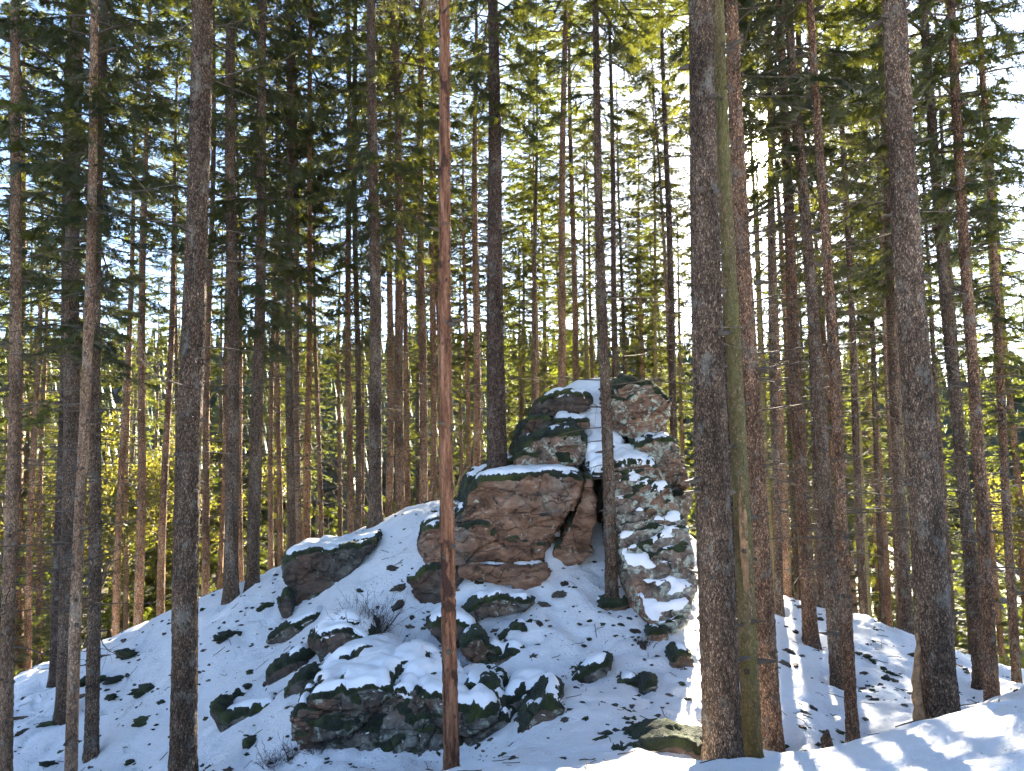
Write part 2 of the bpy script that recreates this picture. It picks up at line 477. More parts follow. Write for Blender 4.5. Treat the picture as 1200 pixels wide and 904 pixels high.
# ------------------------------------------------------------------ trees: table first, their feet are ground points too
# x at the picture's top edge, x and y of the foot (y None: hidden, stands on the ground), widths there and at the foot, distance, crown foot height, kind, label
TREES = [
 (22, 13, None, 12, 18, 12.0, 8.5, 'bark_pale', 'slim pale spruce trunk beside the pair of trunks with touching feet'),
 (93, 76, 840, 15, 23, 15.0, 7.5, 'bark', 'stout brown spruce trunk in front of its touching twin, foot in snow'),
 (86, 66, 800, 11, 17, 16.6, 6.0, 'bark_dark', 'darker spruce trunk half hidden behind its stouter touching twin'),
 (113, 88, None, 10, 16, 11.8, 9.0, 'bark_pale', 'pale grey leaning spruce trunk with few marks beside a dark upright one'),
 (120, 107, 886, 11, 18, 13.3, 7.0, 'bark', 'brown spruce trunk whose foot flares in snow beside pale leaning trunk'),
 (234, 214, 925, 28, 35, 9.6, 10.5, 'bark', 'thick grey scaly spruce trunk standing alone in front of the snow slope'),
 (272, 271, 702, 12, 19, 16.6, 6.2, 'bark', 'knotty spruce trunk on the snow ridge left of the split mossy block'),
 (310, 296, 694, 11, 17, 17.0, 5.4, 'bark', 'spruce trunk rising from snow directly beside the mossy split block'),
 (337, 341, None, 8, 11, 19.0, 6.5, 'bark', 'slim brown spruce trunk close beside a pale sunlit one behind the ridge'),
 (343, 351, None, 6, 8.5, 20.5, 9.0, 'bark_pale', 'pale cream edged slim trunk touching a brown one behind the ridge'),
 (366, 357, None, 6, 9, 19.5, 10.0, 'bark_orange', 'slim orange barked trunk behind the ridge'),
 (437, 440, 612, 12, 19, 16.6, 6.0, 'bark', 'stout dark brown spruce trunk standing on the snow ridge crest'),
 (464, 470, None, 9, 13, 19.0, 7.0, 'bark_warm', 'warm brown spruce trunk just beyond the ridge crest beside the peeled pole'),
 (493, 497, None, 8, 12, 20.5, 8.0, 'bark_warm', 'warm brown spruce trunk beyond the ridge next to the peeled pole'),
 (407, 411, None, 6, 9.5, 21.0, 8.0, 'bark_warm', 'warm toned slim trunk paired closely with another behind the ridge'),
 (415, 421, None, 6, 9.0, 22.0, 8.0, 'bark', 'greyish slim trunk paired closely with a warm one behind the ridge'),
 (517, 528, None, 15, 21.5, 8.2, 0, 'bark_red', 'dead peeled spruce pole with reddish bare wood in front of the rock'),
 (576, 583, 556, 14, 29, 14.45, 7.2, 'bark_dark', 'dark thick spruce growing from the snowy ledge of the rock outcrop'),
 (697, 717, 706, 9, 18, 12.9, 8.5, 'bark', 'slender grey spruce rooted in front of the dark cleft of the rock'),
 (819, 847, 897, 34, 53, 7.7, 10.5, 'bark', 'thickest dark spruce trunk with scaly bark before the rock pillar'),
 (843, 882, 897, 17, 26, 8.1, 9.0, 'bark_green', 'yellow green mossy trunk with a peeled strip beside the thickest trunk'),
 (857, 904, 886, 18, 30, 9.1, 9.5, 'bark_warm', 'brown spruce trunk beside the yellow green peeled one'),
 (842, 866, 793, 8, 13, 11.2, 8.5, 'bark_dark', 'slim dark trunk mostly hidden behind the yellow green trunk'),
 (911, 950, 752, 11, 20, 13.4, 8.0, 'bark_warm', 'leaning brown spruce with rooted foot on the sunlit snow slope'),
 (924, 983, 806, 12, 20, 11.9, 8.2, 'bark', 'leaning brown spruce trunk crossing closely behind a slimmer straight one'),
 (951, 1000, 880, 10, 17, 9.6, 8.5, 'bark_warm', 'slim knotty trunk rising from behind the snow bank'),
 (935, 962, 720, 7, 11, 16.8, 7.0, 'bark_dark', 'thin dark trunk tucked behind the leaning brown spruce'),
 (899, 913, 722, 7, 12, 15.6, 8.4, 'bark', 'thin spruce trunk on the crest beside the rock pillar'),
 (1048, 1102, 858, 31, 47, 8.0, 10.5, 'bark', 'thick spruce with a pale split sliver at its foot behind the bank'),
 (1030, 1062, 740, 11, 18, 15.2, 7.0, 'bark', 'upright spruce on the crest beside low green young spruces'),
 (1080, 1150, 808, 11, 18, 12.2, 6.5, 'bark', 'brown spruce paired with a paler knotty trunk on the right slope'),
 (1115, 1163, 828, 11, 18, 11.2, 7.4, 'bark_warm', 'paler knotty trunk paired with a brown spruce on the right slope'),
 (1146, 1192, 806, 7, 12, 12.8, 5.5, 'bark_warm', 'slim curved trunk standing alone at the far end of the snow bank'),
]

# ------------------------------------------------------------------ the ground
CP = [  # picture x, y, distance
 (0, 818, 20.5), (55, 797, 19.8), (120, 758, 19), (205, 713, 18.2), (270, 688, 17.8), (340, 657, 17.2), (400, 632, 16.9), (450, 609, 16.8), (520, 586, 16.6),
 (0, 900, 13.5), (60, 870, 14), (170, 800, 15.2), (200, 850, 13), (160, 904, 12), (250, 760, 14.5), (250, 830, 12.6), (300, 890, 10.3), (335, 892, 9.9), (390, 897, 9.5), (480, 908, 9.2), (550, 906, 9.1),
 (215, 920, 9.8), (450, 912, 8.6), (560, 900, 8.0), (350, 800, 11.9), (450, 785, 11.9), (540, 795, 11.7), (450, 740, 12.8), (500, 700, 13.6), (470, 640, 15), (420, 690, 14.2),
 (340, 735, 14.6), (600, 705, 13.1), (680, 668, 13.8), (770, 745, 12.1), (815, 762, 11.6), (640, 780, 11.2), (740, 800, 10.6), (640, 862, 9.0), (760, 866, 8.7),
 (590, 740, 12.2), (700, 745, 12), (905, 697, 17), (950, 706, 16.8), (1000, 722, 16.2), (1060, 743, 15.4), (1130, 777, 14), (1200, 806, 13),
 (920, 800, 11.2), (920, 850, 9.6), (1050, 822, 10.6), (1000, 790, 12.2), (1010, 750, 14), (880, 720, 14.6), (1170, 835, 10.6),
 (1095, 848, 6.6), (1200, 822, 5.2), (1000, 872, 6.6), (930, 890, 6.6), (1100, 880, 4.9), (1190, 880, 4.0), (1000, 897, 5.2),
 (350,828,10.5),(400,804,11.2),(450,802,11.3),(500,808,11.2),(550,822,11),(590,838,10.8),(648,813,9.9),(560,801,10.9),(400,734,12.9),(335,777,12.9),(358,788,11.9),(285,829,12.1),(590,699,13.3),(585,752,12.2),(692,786,11.1),
 (840, 893, 7.2), (700, 897, 7.2), (600, 903, 6.9), (1290, 830, 7.0),
]
GP = [tuple(at(*c)) for c in CP]
for tr in TREES:
    if tr[2]: GP.append(tuple(at(tr[1], tr[2] - 3, tr[5])))
GP += [(0, 0, 0), (2.5, 0, 0.25), (4, 2.5, 0.35), (-2, 0, -0.2), (-5, 1, -0.9), (-9, 3, -2.3), (0.8, 3, -0.15), (-1.5, 4, -0.75), (-4, 5.5, -1.55), (0, -5, 0.3), (6, -4, 1.2), (-7, -5, -1),
       (-14, 8, -4.6), (-20, 12, -7), (8.5, 4, 0.9), (12, 8, 0.3), (14, 14, -2.6), (6.2, 8.6, -0.9),
       (-14.5, 24, -8.2), (-9, 22, -5.0), (-6, 22, -3.6), (-3, 21.5, -2.2), (-10, 28, -8.8), (-3, 28, -6.0), (0, 19, 0.2), (2.5, 19.5, 0.4), (2, 24, -3.0), (3, 29, -6.4), (5.5, 20.5, -2.9), (7.5, 20.5, -4),
       (9.5, 19, -4.6), (7, 28, -7), (12, 24, -7.6), (16, 20, -7), (-22, 22, -10), (-18, 32, -11), (12, 34, -9.5), (0, 36, -9.2),
       (1.0, 15.2, 0.3), (3, 15.5, 0.2), (-0.4, 15.6, 0.2)]
GP = np.array(GP)
def _tps(r2): return np.where(r2 > 1e-9, r2 * np.log(np.maximum(r2, 1e-9)), 0.0)
_n = len(GP)
_K = _tps(((GP[:, None, :2] - GP[None, :, :2]) ** 2).sum(-1)) + np.eye(_n) * 0.25
_P = np.c_[np.ones(_n), GP[:, :2]]
_A = np.block([[_K, _P], [_P.T, np.zeros((3, 3))]])
_w = np.linalg.solve(_A, np.r_[GP[:, 2], 0, 0, 0])

FEET = []
for tr in TREES:
    b_ = at(tr[1], tr[2] or 760, tr[5]); FEET.append((b_.x, b_.y, tr[4] / 2 * tr[5] / FPX))
def ground_z(x, y, detail=True):
    x = np.atleast_1d(np.asarray(x, float)); y = np.atleast_1d(np.asarray(y, float))
    z = np.zeros(len(x))
    cx, cy = np.clip(x, -24, 18), np.clip(y, -6, 38)
    for s in range(0, len(x), 40000):
        e = s + 40000
        r2 = (cx[s:e, None] - GP[None, :, 0]) ** 2 + (cy[s:e, None] - GP[None, :, 1]) ** 2
        z[s:e] = _tps(r2) @ _w[:_n] + _w[_n] + _w[_n + 1] * cx[s:e] + _w[_n + 2] * cy[s:e]
    # beyond the knoll: a valley floor and wooded hills round it
    r = np.hypot(x, y)
    p = np.stack([x * 0.012, y * 0.012, np.zeros(len(x))], 1)
    hills = -11 + 1.5 * fbm(p * 4, 3) + sstep(110, 330, r) * (38 + 26 * fbm(p * 0.55, 3)) * (1 - 0.45 * sstep(0.25, 0.6, np.arctan2(x, np.maximum(y, 1e-3))))
    back = sstep(0, -25, y)
    hills = hills * (1 - back) + (0.5 + 0.06 * r) * back
    d = np.maximum(np.maximum(-20 - x, x - 14), np.maximum(-4 - y, y - 32))
    w = sstep(0, 22, d)
    z = np.clip(z, -14, 4) * (1 - w) + hills * w
    if detail:
        q = np.stack([x, y, np.zeros(len(x))], 1)
        near = 1 - sstep(25, 45, r)
        rough = 0.5 + 0.9 * sstep(-0.15, 0.3, fbm(q * 0.35 + 5, 2)) * sstep(7, 9.5, y)
        z = z + near * (0.085 * fbm(q * 1.15, 3) * rough + 0.042 * fbm(q * 4.2 + 9, 3) * rough + 0.020 * fbm(q * 9.5, 2) * rough)
        for tx, ty, tr_ in FEET:
            dd = np.hypot(x - tx, y - ty)
            z = z - near * (0.10 * np.exp(-(dd / (tr_ + 0.16)) ** 2) - 0.035 * np.exp(-((dd - tr_ - 0.42) / 0.2) ** 2))
        fp = fbm(q * 3.1 + 40, 2)
        z = z - near * 0.045 * sstep(0.28, 0.5, fp)
    return z

def gz(x, y): return float(ground_z([x], [y])[0])

def axis(lo, hi, step, far0, far1, g=1.16):
    a = list(np.arange(lo, hi + 1e-6, step))
    s = step; v = hi
    while v < far1: s *= g; v += s; a.append(v)
    s = step; v = lo; b = []
    while v > far0: s *= g; v -= s; b.append(v)
    return np.array(b[::-1] + a)
gx = axis(-13.5, 11.5, 0.06, -640, 640)
gy = axis(3.2, 20.5, 0.06, -640, 640)
XX, YY = np.meshgrid(gx, gy)
zz = ground_z(XX.ravel(), YY.ravel())
nx, ny = len(gx), len(gy)
ii = (np.arange(ny - 1)[:, None] * nx + np.arange(nx - 1)[None, :]).ravel()
gm = mesh_from('ground', np.stack([XX.ravel(), YY.ravel(), zz], 1), np.stack([ii, ii + 1, ii + nx + 1, ii + nx], 1))
la = gm.attributes.new('litter', 'FLOAT', 'POINT')
rr = np.hypot(XX.ravel(), YY.ravel())
la.data.foreach_set('value', (0.42 * sstep(21, 40, rr) - 0.35 * (1 - sstep(18, 24, rr))).astype(np.float32))
tag(obj('ground', gm, M['ground']), kind='structure')

# ------------------------------------------------------------------ rocks
_tmp_mod = {}
def voxel(v, f, size):
    me = bpy.data.meshes.new('tmp')
    me.from_pydata([tuple(a) for a in v], [], f)
    bm = bmesh.new(); bm.from_mesh(me)
    bmesh.ops.recalc_face_normals(bm, faces=bm.faces); bmesh.ops.triangulate(bm, faces=bm.faces)
    bm.to_mesh(me); bm.free()
    o = bpy.data.objects.new('tmp', me); COL.objects.link(o)
    md = o.modifiers.new('r', 'REMESH'); md.mode = 'VOXEL'; md.voxel_size = size; md.adaptivity = 0
    dg = bpy.context.evaluated_depsgraph_get()
    ev = o.evaluated_get(dg); m2 = ev.to_mesh()
    n = len(m2.vertices); co = np.empty(n * 3); m2.vertices.foreach_get('co', co)
    quads = np.empty(len(m2.polygons) * 4, dtype=np.int32); m2.loops.foreach_get('vertex_index', quads)
    ed = np.empty(len(m2.edges) * 2, dtype=np.int32); m2.edges.foreach_get('vertices', ed)
    ev.to_mesh_clear()
    bpy.data.objects.remove(o); bpy.data.meshes.remove(me)
    return co.reshape(-1, 3), quads.reshape(-1, 4), ed.reshape(-1, 2)

def vnormals(v, q):
    n = np.cross(v[q[:, 2]] - v[q[:, 0]], v[q[:, 3]] - v[q[:, 1]])
    out = np.zeros_like(v)
    for k in range(4): np.add.at(out, q[:, k], n)
    return out / (np.linalg.norm(out, axis=1)[:, None] + 1e-12)

def lap(a, ed, it):
    deg = np.bincount(ed.ravel(), minlength=len(a)).astype(float)
    deg = deg if a.ndim == 1 else deg[:, None]
    for _ in range(it):
        s = np.zeros_like(a)
        np.add.at(s, ed[:, 0], a[ed[:, 1]]); np.add.at(s, ed[:, 1], a[ed[:, 0]])
        a = 0.5 * a + 0.5 * s / np.maximum(deg, 1)
    return a

def layer(v, q, h, off, name, mat, parent, base, ed=None):
    """a coat of snow or moss lying on the rock; where h is negative it dips under the stone"""
    keep = (h[q] > -0.012).any(1) & (h[q] > -0.05).all(1)
    if keep.sum() < 6: return
    q2 = q[keep]
    if ed is not None:                        # snow rounds off the steps of the stone under it
        top = v + off; w = np.clip(h / 0.05, 0, 1)[:, None]
        off = off + (lap(top, ed, 8) - top) * w
    u, inv = np.unique(q2.ravel(), return_inverse=True)
    me = mesh_from(name, (v + off)[u] - base, inv.reshape(-1, 4))
    tag(obj(name, me, mat, parent), kind='stuff')

SNOWY = 0.0
def rock(name, poly, Y, D, mat, label, group=None, ay=0.0, ax=0.0, rough=1.0, snow=1.0, moss=1.0, size=0.035, back=0.86, bev=0.10, cat='rock', sthr=0.62, mthr=0.28, hmax=0.08):
    pc = np.mean(np.array(poly, float), 0)
    ring = np.array([at(px, py, Y + ay * (py - pc[1]) + ax * (px - pc[0])) for px, py in poly])
    c = ring.mean(0); n = len(ring)
    def mk(scale, dy, dz=0.0):
        r = c + (ring - c) * np.array([scale, 1, scale]); r[:, 1] += dy; r[:, 2] += dz; return r
    rings = [mk(1 - bev, 0), mk(1.0, min(0.22 * D, 0.45)), mk(1.02, 0.6 * D, -0.02), mk(back, D, -0.05)]
    v = np.concatenate(rings)
    f = [list(range(n)), list(range(3 * n, 4 * n))[::-1]]
    for k in range(3):
        for i in range(n):
            j = (i + 1) % n
            f.append([k * n + i, k * n + j, (k + 1) * n + j, (k + 1) * n + i])
    v, q, ed = voxel(v, f, size)
    v = lap(v, ed, 1)
    nr = vnormals(v, q)
    nr = lap(nr, ed, 4); nr /= np.linalg.norm(nr, axis=1)[:, None] + 1e-9
    s = rough
    th = 0.2
    rot = np.array([[math.cos(th), 0, math.sin(th)], [0, 1, 0], [-math.sin(th), 0, math.cos(th)]])
    p = v @ rot.T
    wob = np.stack([fbm(p * 0.9 + 3, 3), fbm(p * 0.9 + 31, 3), fbm(p * 0.9 + 57, 3)], 1)
    big = fbm(p * np.array([0.8, 0.8, 1.2]), 3)
    st = fbm(p * np.array([0.7, 0.7, 5.0]) + wob * 0.8, 4)
    e1, cid = worley(p * np.array([0.85, 0.85, 1.9]) + wob * 0.5)
    e2, cid2 = worley(p * np.array([2.6, 2.6, 4.4]) + wob * 0.8 + 20)
    fine = fbm(p * 9, 4, 0.6)
    fa = facets(p * np.array([1.25, 1.25, 1.9]) + wob * 0.25); fb = facets(p * np.array([3.8, 3.8, 5.0]) + wob * 0.5 + 7)
    ledge = np.abs(((p[:, 2] * 3.1 + 0.7 * wob[:, 0] + 0.5 * big) % 1.0) - 0.5)
    d = s * (0.06 * big + 0.040 * st + 0.13 * fa + 0.046 * fb - 0.085 * (1 - sstep(0.0, 0.055, e1)) - 0.015 * (1 - sstep(0, 0.09, e2)) - 0.030 * (1 - sstep(0.0, 0.04, ledge)) * sstep(0.3, 0.5, st) + 0.032 * fine)
    v = v + nr * d[:, None]
    base = np.array([v[:, 0].mean(), v[:, 1].mean(), v[:, 2].min()])
    me = mesh_from(name, v - base, q)
    me.set_sharp_from_angle(angle=math.radians(34))
    o = obj(name, me, M[mat], loc=tuple(base))
    tag(o, label, cat, group)
    nr = vnormals(v, q)
    nz = lap(nr[:, 2], ed, 5)
    # what lies on top: moss on the shoulders, snow on what is flat enough
    if moss > 0:
        k = (nz - mthr - 0.10) * 0.30 + 0.045 * fbm(v * 1.7 + 8, 3) + 0.05 * fbm(v * 7 + 3, 4, 0.65) + 0.05 * (moss - 1)
        h = np.clip(k, -0.04, 0.065)
        lump = 0.55 + 0.55 * fbm(v * 15, 3, 0.6) + 0.25 * vnoise(v * 40)
        h = np.where(h > 0, h * np.clip(lump, 0.1, 2), h)
        layer(v, q, h, nr * (h * 0.8)[:, None] + np.array([0, 0, 1]) * (h * 0.4)[:, None], 'moss_cover', M['moss'], o, base)
    if snow > 0:
        k = (nz - sthr - 0.19) * 0.45 + 0.075 * fbm(v * 1.5 + 2, 3) + 0.085 * fbm(v * 6.5 + 5, 4, 0.6) + 0.09 * (snow - 1)
        h = np.clip(k, -0.045, hmax)
        h = np.where(h > 0, h + 0.014 + 0.018 * fbm(v * 5, 3), h)
        h = lap(h, ed, 1)
        layer(v, q, h, nr * (h * 0.35)[:, None] + np.array([0, 0, 1]) * (h * 0.9)[:, None], 'snow_cap', M['snow'], o, base, ed)
    return o

rock('boulder', [(484,642),(490,625),(520,612),(540,598),(550,575),(565,562),(600,557),(650,555),(684,557),(683,575),(672,598),(655,625),(640,648),(637,659),(600,661),(560,662),(520,666),(498,672)],
     13.55, 2.6, 'rock_brown', 'large reddish brown overhanging block with snowy mossy rim in the middle of the outcrop', rough=0.55, bev=0.05, size=0.032, sthr=0.5)
rock('boulder', [(690,556),(700,585),(698,620),(692,648),(677,662),(655,668),(641,663),(658,630),(674,602),(684,578)],
     13.75, 2.0, 'rock_brown', 'brown wedge of rock split off by a diagonal crack beside the dark cleft', rough=0.38, snow=0.4, moss=0.5, bev=0.03)
rock('rock_slab', [(536,669),(560,664),(600,665),(642,664),(644,672),(635,685),(615,692),(590,688),(560,681),(538,677)],
     13.25, 1.4, 'rock_brown', 'flat tan slab under the large overhanging brown block', rough=0.45, snow=0, moss=0, bev=0.08)
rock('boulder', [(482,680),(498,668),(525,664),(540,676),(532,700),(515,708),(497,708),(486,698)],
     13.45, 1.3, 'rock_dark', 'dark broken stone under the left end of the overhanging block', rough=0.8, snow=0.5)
rock('boulder', [(598,552),(600,530),(612,514),(640,505),(675,500),(690,508),(694,525),(682,546),(665,554),(630,558)],
     14.5, 1.8, 'rock_mix', 'rounded grey lichen boulder with mossy crown on the snowy ledge', rough=0.6, bev=0.16, sthr=0.7, mthr=0.1)
rock('rock_slab', [(606,524),(604,510),(617,493),(636,488),(646,496),(640,506),(622,516)],
     14.9, 1.3, 'rock_dark', 'dark mossy slab above the rounded lichen boulder', rough=0.6)
rock('boulder', [(620,492),(630,470),(650,460),(668,457),(694,468),(690,482),(660,486),(640,490)],
     15.5, 1.4, 'rock_dark', 'dark mossy boulder with snow streak near the top of the outcrop', rough=0.6)
rock('rock_slab', [(644,503),(650,495),(690,494),(694,502),(670,506)],
     15.0, 1.2, 'rock_brown', 'thin brown slab peeping out of the snow below the summit', rough=0.4, snow=1.0, hmax=0.06)
rock('rock_ledge', [(650,466),(690,456),(722,456),(735,520),(722,562),(690,562),(688,515),(648,500)],
     15.35, 2.4, 'rock_dark', 'snow covered ramp of rock below the summit block', ay=-0.022, rough=0.8, sthr=0.2, snow=1.8, hmax=0.16)
rock('boulder', [(712,470),(718,452),(738,444),(762,448),(778,460),(789,470),(787,490),(778,510),(768,517),(745,520),(728,514),(714,502)],
     14.9, 2.0, 'rock_mix', 'squarish pinkish summit block with mossy top', rough=0.75, bev=0.08, sthr=0.75, mthr=0.25, moss=1.2)
rock('boulder', [(717,545),(733,530),(758,534),(772,545),(788,570),(802,600),(814,640),(817,690),(807,738),(790,748),(765,741),(750,726),(742,700),(732,670),(722,645),(719,600)],
     12.85, 2.6, 'rock_mix', 'tall leaning lichen covered pillar of rock with snow patches and pinkish foot', ay=-0.0075, rough=0.45, bev=0.07, sthr=0.41, mthr=0.42, snow=1.0, moss=0.55)
rock('boulder', [(744,522),(768,512),(788,512),(801,540),(808,580),(810,640),(800,660),(786,610),(764,548)],
     14.3, 1.8, 'rock_mix', 'pinkish upright rock wedged behind the leaning pillar', rough=0.8, sthr=0.6)
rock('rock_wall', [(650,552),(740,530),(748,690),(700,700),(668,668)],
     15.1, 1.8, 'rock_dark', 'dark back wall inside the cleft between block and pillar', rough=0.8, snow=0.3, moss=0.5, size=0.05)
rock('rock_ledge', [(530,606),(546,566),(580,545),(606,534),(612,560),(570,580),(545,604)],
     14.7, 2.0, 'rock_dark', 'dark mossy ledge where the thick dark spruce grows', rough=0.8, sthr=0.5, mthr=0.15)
rock('boulder', [(326,664),(343,649),(400,641),(440,634),(426,655),(402,682),(386,697),(372,716),(342,730),(333,700)],
     15.0, 1.9, 'rock_dark', 'split dark block with a mossy rim jutting from the snow near ridge trunks', rough=0.7, sthr=0.5, moss=1.2)
rock('rock', [(322,708),(334,690),(342,704),(342,722),(330,727)], 14.75, 0.7, 'rock_dark', 'small dark stone leaning on the foot of the split block', rough=0.5)
rock('rock', [(309,756),(330,738),(366,722),(378,726),(352,747),(334,754)], 14.0, 0.9, 'rock_grey', 'flat mossy stone below the split block', rough=0.5)
rock('rock_wall', [(334,852),(344,832),(364,818),(400,806),(440,804),(500,810),(540,826),(580,838),(604,852),(592,876),(562,897),(520,906),(470,902),(430,888),(390,882),(350,884),(336,870)],
     9.75, 2.0, 'rock_grey', 'long low mossy rock wall at the bottom of the slope', ay=-0.002, rough=1.0, bev=0.04, sthr=0.46, mthr=0.3, moss=1.15, size=0.028, hmax=0.10)
rock('boulder', [(602,868),(626,838),(645,816),(663,822),(655,842),(632,872),(610,884)], 9.35, 0.9, 'rock_grey', 'angular stone tilted against the right end of the low rock wall', rough=0.5, sthr=0.5)
rock('boulder', [(538,818),(548,804),(576,806),(584,826),(560,842),(540,836)], 10.2, 0.9, 'rock_dark', 'dark mossy stone behind the peeled pole on top of the rock wall', rough=0.6, moss=1.5)
rock('boulder', [(360,758),(372,744),(400,736),(424,744),(434,762),(418,780),(396,790),(372,780)], 12.0, 1.2, 'rock_dark', 'dark mossy boulder beside the heather clump above the rock wall', rough=0.7, moss=1.3, sthr=0.32)
rock('boulder', [(306,806),(320,786),(345,772),(362,774),(356,790),(334,806)], 12.3, 0.9, 'rock_dark', 'mossy brown stone in a row left of the heather', rough=0.5, moss=1.3)
rock('boulder', [(328,838),(334,812),(352,796),(374,786),(378,800),(358,824),(342,842)], 11.3, 0.9, 'rock_dark', 'steep brown stone with mossy edge above the left end of the wall', rough=0.5, moss=1.2)
rock('boulder', [(241,838),(248,826),(262,842),(296,834),(326,826),(324,846),(296,860),(258,856)], 11.5, 0.9, 'rock_dark', 'low crescent shaped mossy stone in the open snow near the thick grey trunk', rough=0.5, moss=1.9, sthr=0.6)
rock('rock', [(540,722),(556,708),(590,700),(626,708),(612,718),(566,726),(546,736)], 12.7, 0.8, 'rock_grey', 'mossy flat stone in the snow below the tan slab', rough=0.5, moss=1.5)
rock('rock', [(538,756),(556,742),(572,760),(600,768),(618,770),(606,784),(566,786),(544,776)], 11.6, 0.8, 'rock_grey', 'mossy double humped stone in the snow beside the peeled pole', rough=0.6, moss=1.4)
rock('rock', [(596,744),(606,734),(620,738),(624,748),(606,750)], 12.2, 0.35, 'rock_dark', 'small moss cushion stone under the tan slab', rough=0.3, moss=2.0, snow=0.6)
rock('rock', [(654,742),(670,728),(700,716),(716,704),(736,712),(730,724),(700,738),(674,742)], 12.75, 0.7, 'rock_grey', 'mossy stones round the roots of the slender grey spruce', rough=0.6, moss=1.2)
rock('rock', [(660,814),(676,800),(694,786),(719,774),(716,786),(692,802),(676,815)], 10.7, 0.6, 'rock_grey', 'narrow slanting mossy stone in the middle of the open snow', rough=0.4, moss=1.6)
rock('rock', [(724,806),(742,800),(752,806),(748,816),(730,816)], 10.5, 0.5, 'rock_dark', 'low dark stone on the snow right of the slanting mossy one', rough=0.4, moss=1.0)
rock('rock', [(752,812),(760,800),(772,806),(768,818),(756,820)], 10.3, 0.5, 'rock_grey', 'rounded mossy stone right of the low dark one', rough=0.4, moss=1.4)
rock('rock', [(784,780),(796,764),(812,768),(818,790),(800,798)], 11.0, 0.6, 'rock_grey', 'brown and mossy stone below the foot of the leaning pillar', rough=0.4, moss=1.1)
rock('rock', [(758,752),(764,742),(780,742),(782,752),(770,756)], 11.9, 0.5, 'rock_mix', 'small mossy stone at the foot of the leaning pillar', rough=0.4)
rock('rock_slab', [(694,890),(740,884),(766,871),(792,868),(822,880),(850,884),(848,898),(780,896),(740,892)], 8.15, 0.8, 'rock_grey', 'flat slab under olive moss at the foot of the thickest trunk', rough=0.4, moss=2.2, snow=0.7, sthr=0.75)
rock('rock_ledge', [(362,812),(372,790),(400,776),(440,768),(478,786),(500,806),(440,814),(398,818)], 11.35, 1.3, 'rock_dark', 'half buried mossy ledge joining the dark boulder to the low rock wall', rough=0.6, sthr=0.22, moss=1.4, hmax=0.1)
rock('rock_ledge', [(500,738),(520,722),(545,732),(560,742),(548,764),(520,760)], 12.2, 0.9, 'rock_dark', 'half buried mossy ledge behind the peeled pole above the double humped stone', rough=0.6, sthr=0.3, moss=1.5)
rock('rock_ledge', [(604,842),(622,826),(646,812),(634,806),(604,818),(590,832)], 10.1, 0.8, 'rock_grey', 'half buried mossy ledge behind the angular tilted stone', rough=0.6, sthr=0.3, moss=1.5)
rock('rock', [(279,888),(284,874),(294,872),(298,884),(290,892)], 10.5, 0.4, 'rock_dark', 'lone small dark stone in the snow left of the rock wall', rough=0.3, moss=0.8, snow=0.3)

# small stones and cushions of moss that pierce the snow
def pebble_mesh(seed, mossy):
    bm = bmesh.new(); bmesh.ops.create_icosphere(bm, subdivisions=3, radius=1)
    v = np.array([x.co[:] for x in bm.verts]); f = np.array([[a.index for a in p.verts] for p in bm.faces]); bm.free()
    n = fbm(v * 1.4 + seed * 11, 4) if mossy else np.round(fbm(v * 1.1 + seed * 11, 3) * 4) / 4 * 0.5 + 0.6 * fbm(v * 1.3 + seed * 5, 4)
    v = v * (1 + 0.95 * n + 0.5 * fbm(v * 3.3 + seed, 3) + 0.12 * vnoise(v * 9))[:, None] * np.array([1.15, 0.7, 0.6])
    return mesh_from('pebble', v, f)
PB = [pebble_mesh(k, False) for k in range(4)]
PM = [pebble_mesh(k + 9, True) for k in range(4)]
for k, me in enumerate(PB): me.materials.append(M['rock_dark' if k % 2 else 'rock_grey'])
for me in PM: me.materials.append(M['moss'])
def patch(kind, px, py, Y, w, flat=1.0, rz=None, label=None, group=None, sink=0.25):
    p = at(px, py, Y); r = w / 2 * Y / FPX
    me = random.choice(PM if kind == 'moss' else PB)
    o = obj('moss_cushion' if kind == 'moss' else 'stone', me)
    o.location = (p.x, p.y, gz(p.x, p.y) + r * (0.12 - sink))
    o.scale = (r, r * random.uniform(0.7, 1.1), r * 0.75 * flat)
    o.rotation_euler = (random.uniform(-.3, .3), random.uniform(-.3, .3), random.uniform(0, 6.28) if rz is None else rz)
    tag(o, label, 'moss' if kind == 'moss' else 'stone', group)
def depth_on_ground(px, py):
    Ys = np.linspace(6.0, 22, 320)
    pts = np.array([at(px, py, y) for y in Ys])
    g = ground_z(pts[:, 0], pts[:, 1], False)
    k = np.argmax(pts[:, 2] < g)
    return Ys[k] if pts[k, 2] < g[k] else None
LM = ('small dark green moss cushion poking through the snow on the slope', 'moss cushions in the snow')
LS = ('small dark stone poking through the snow on the slope', 'stones in the snow')
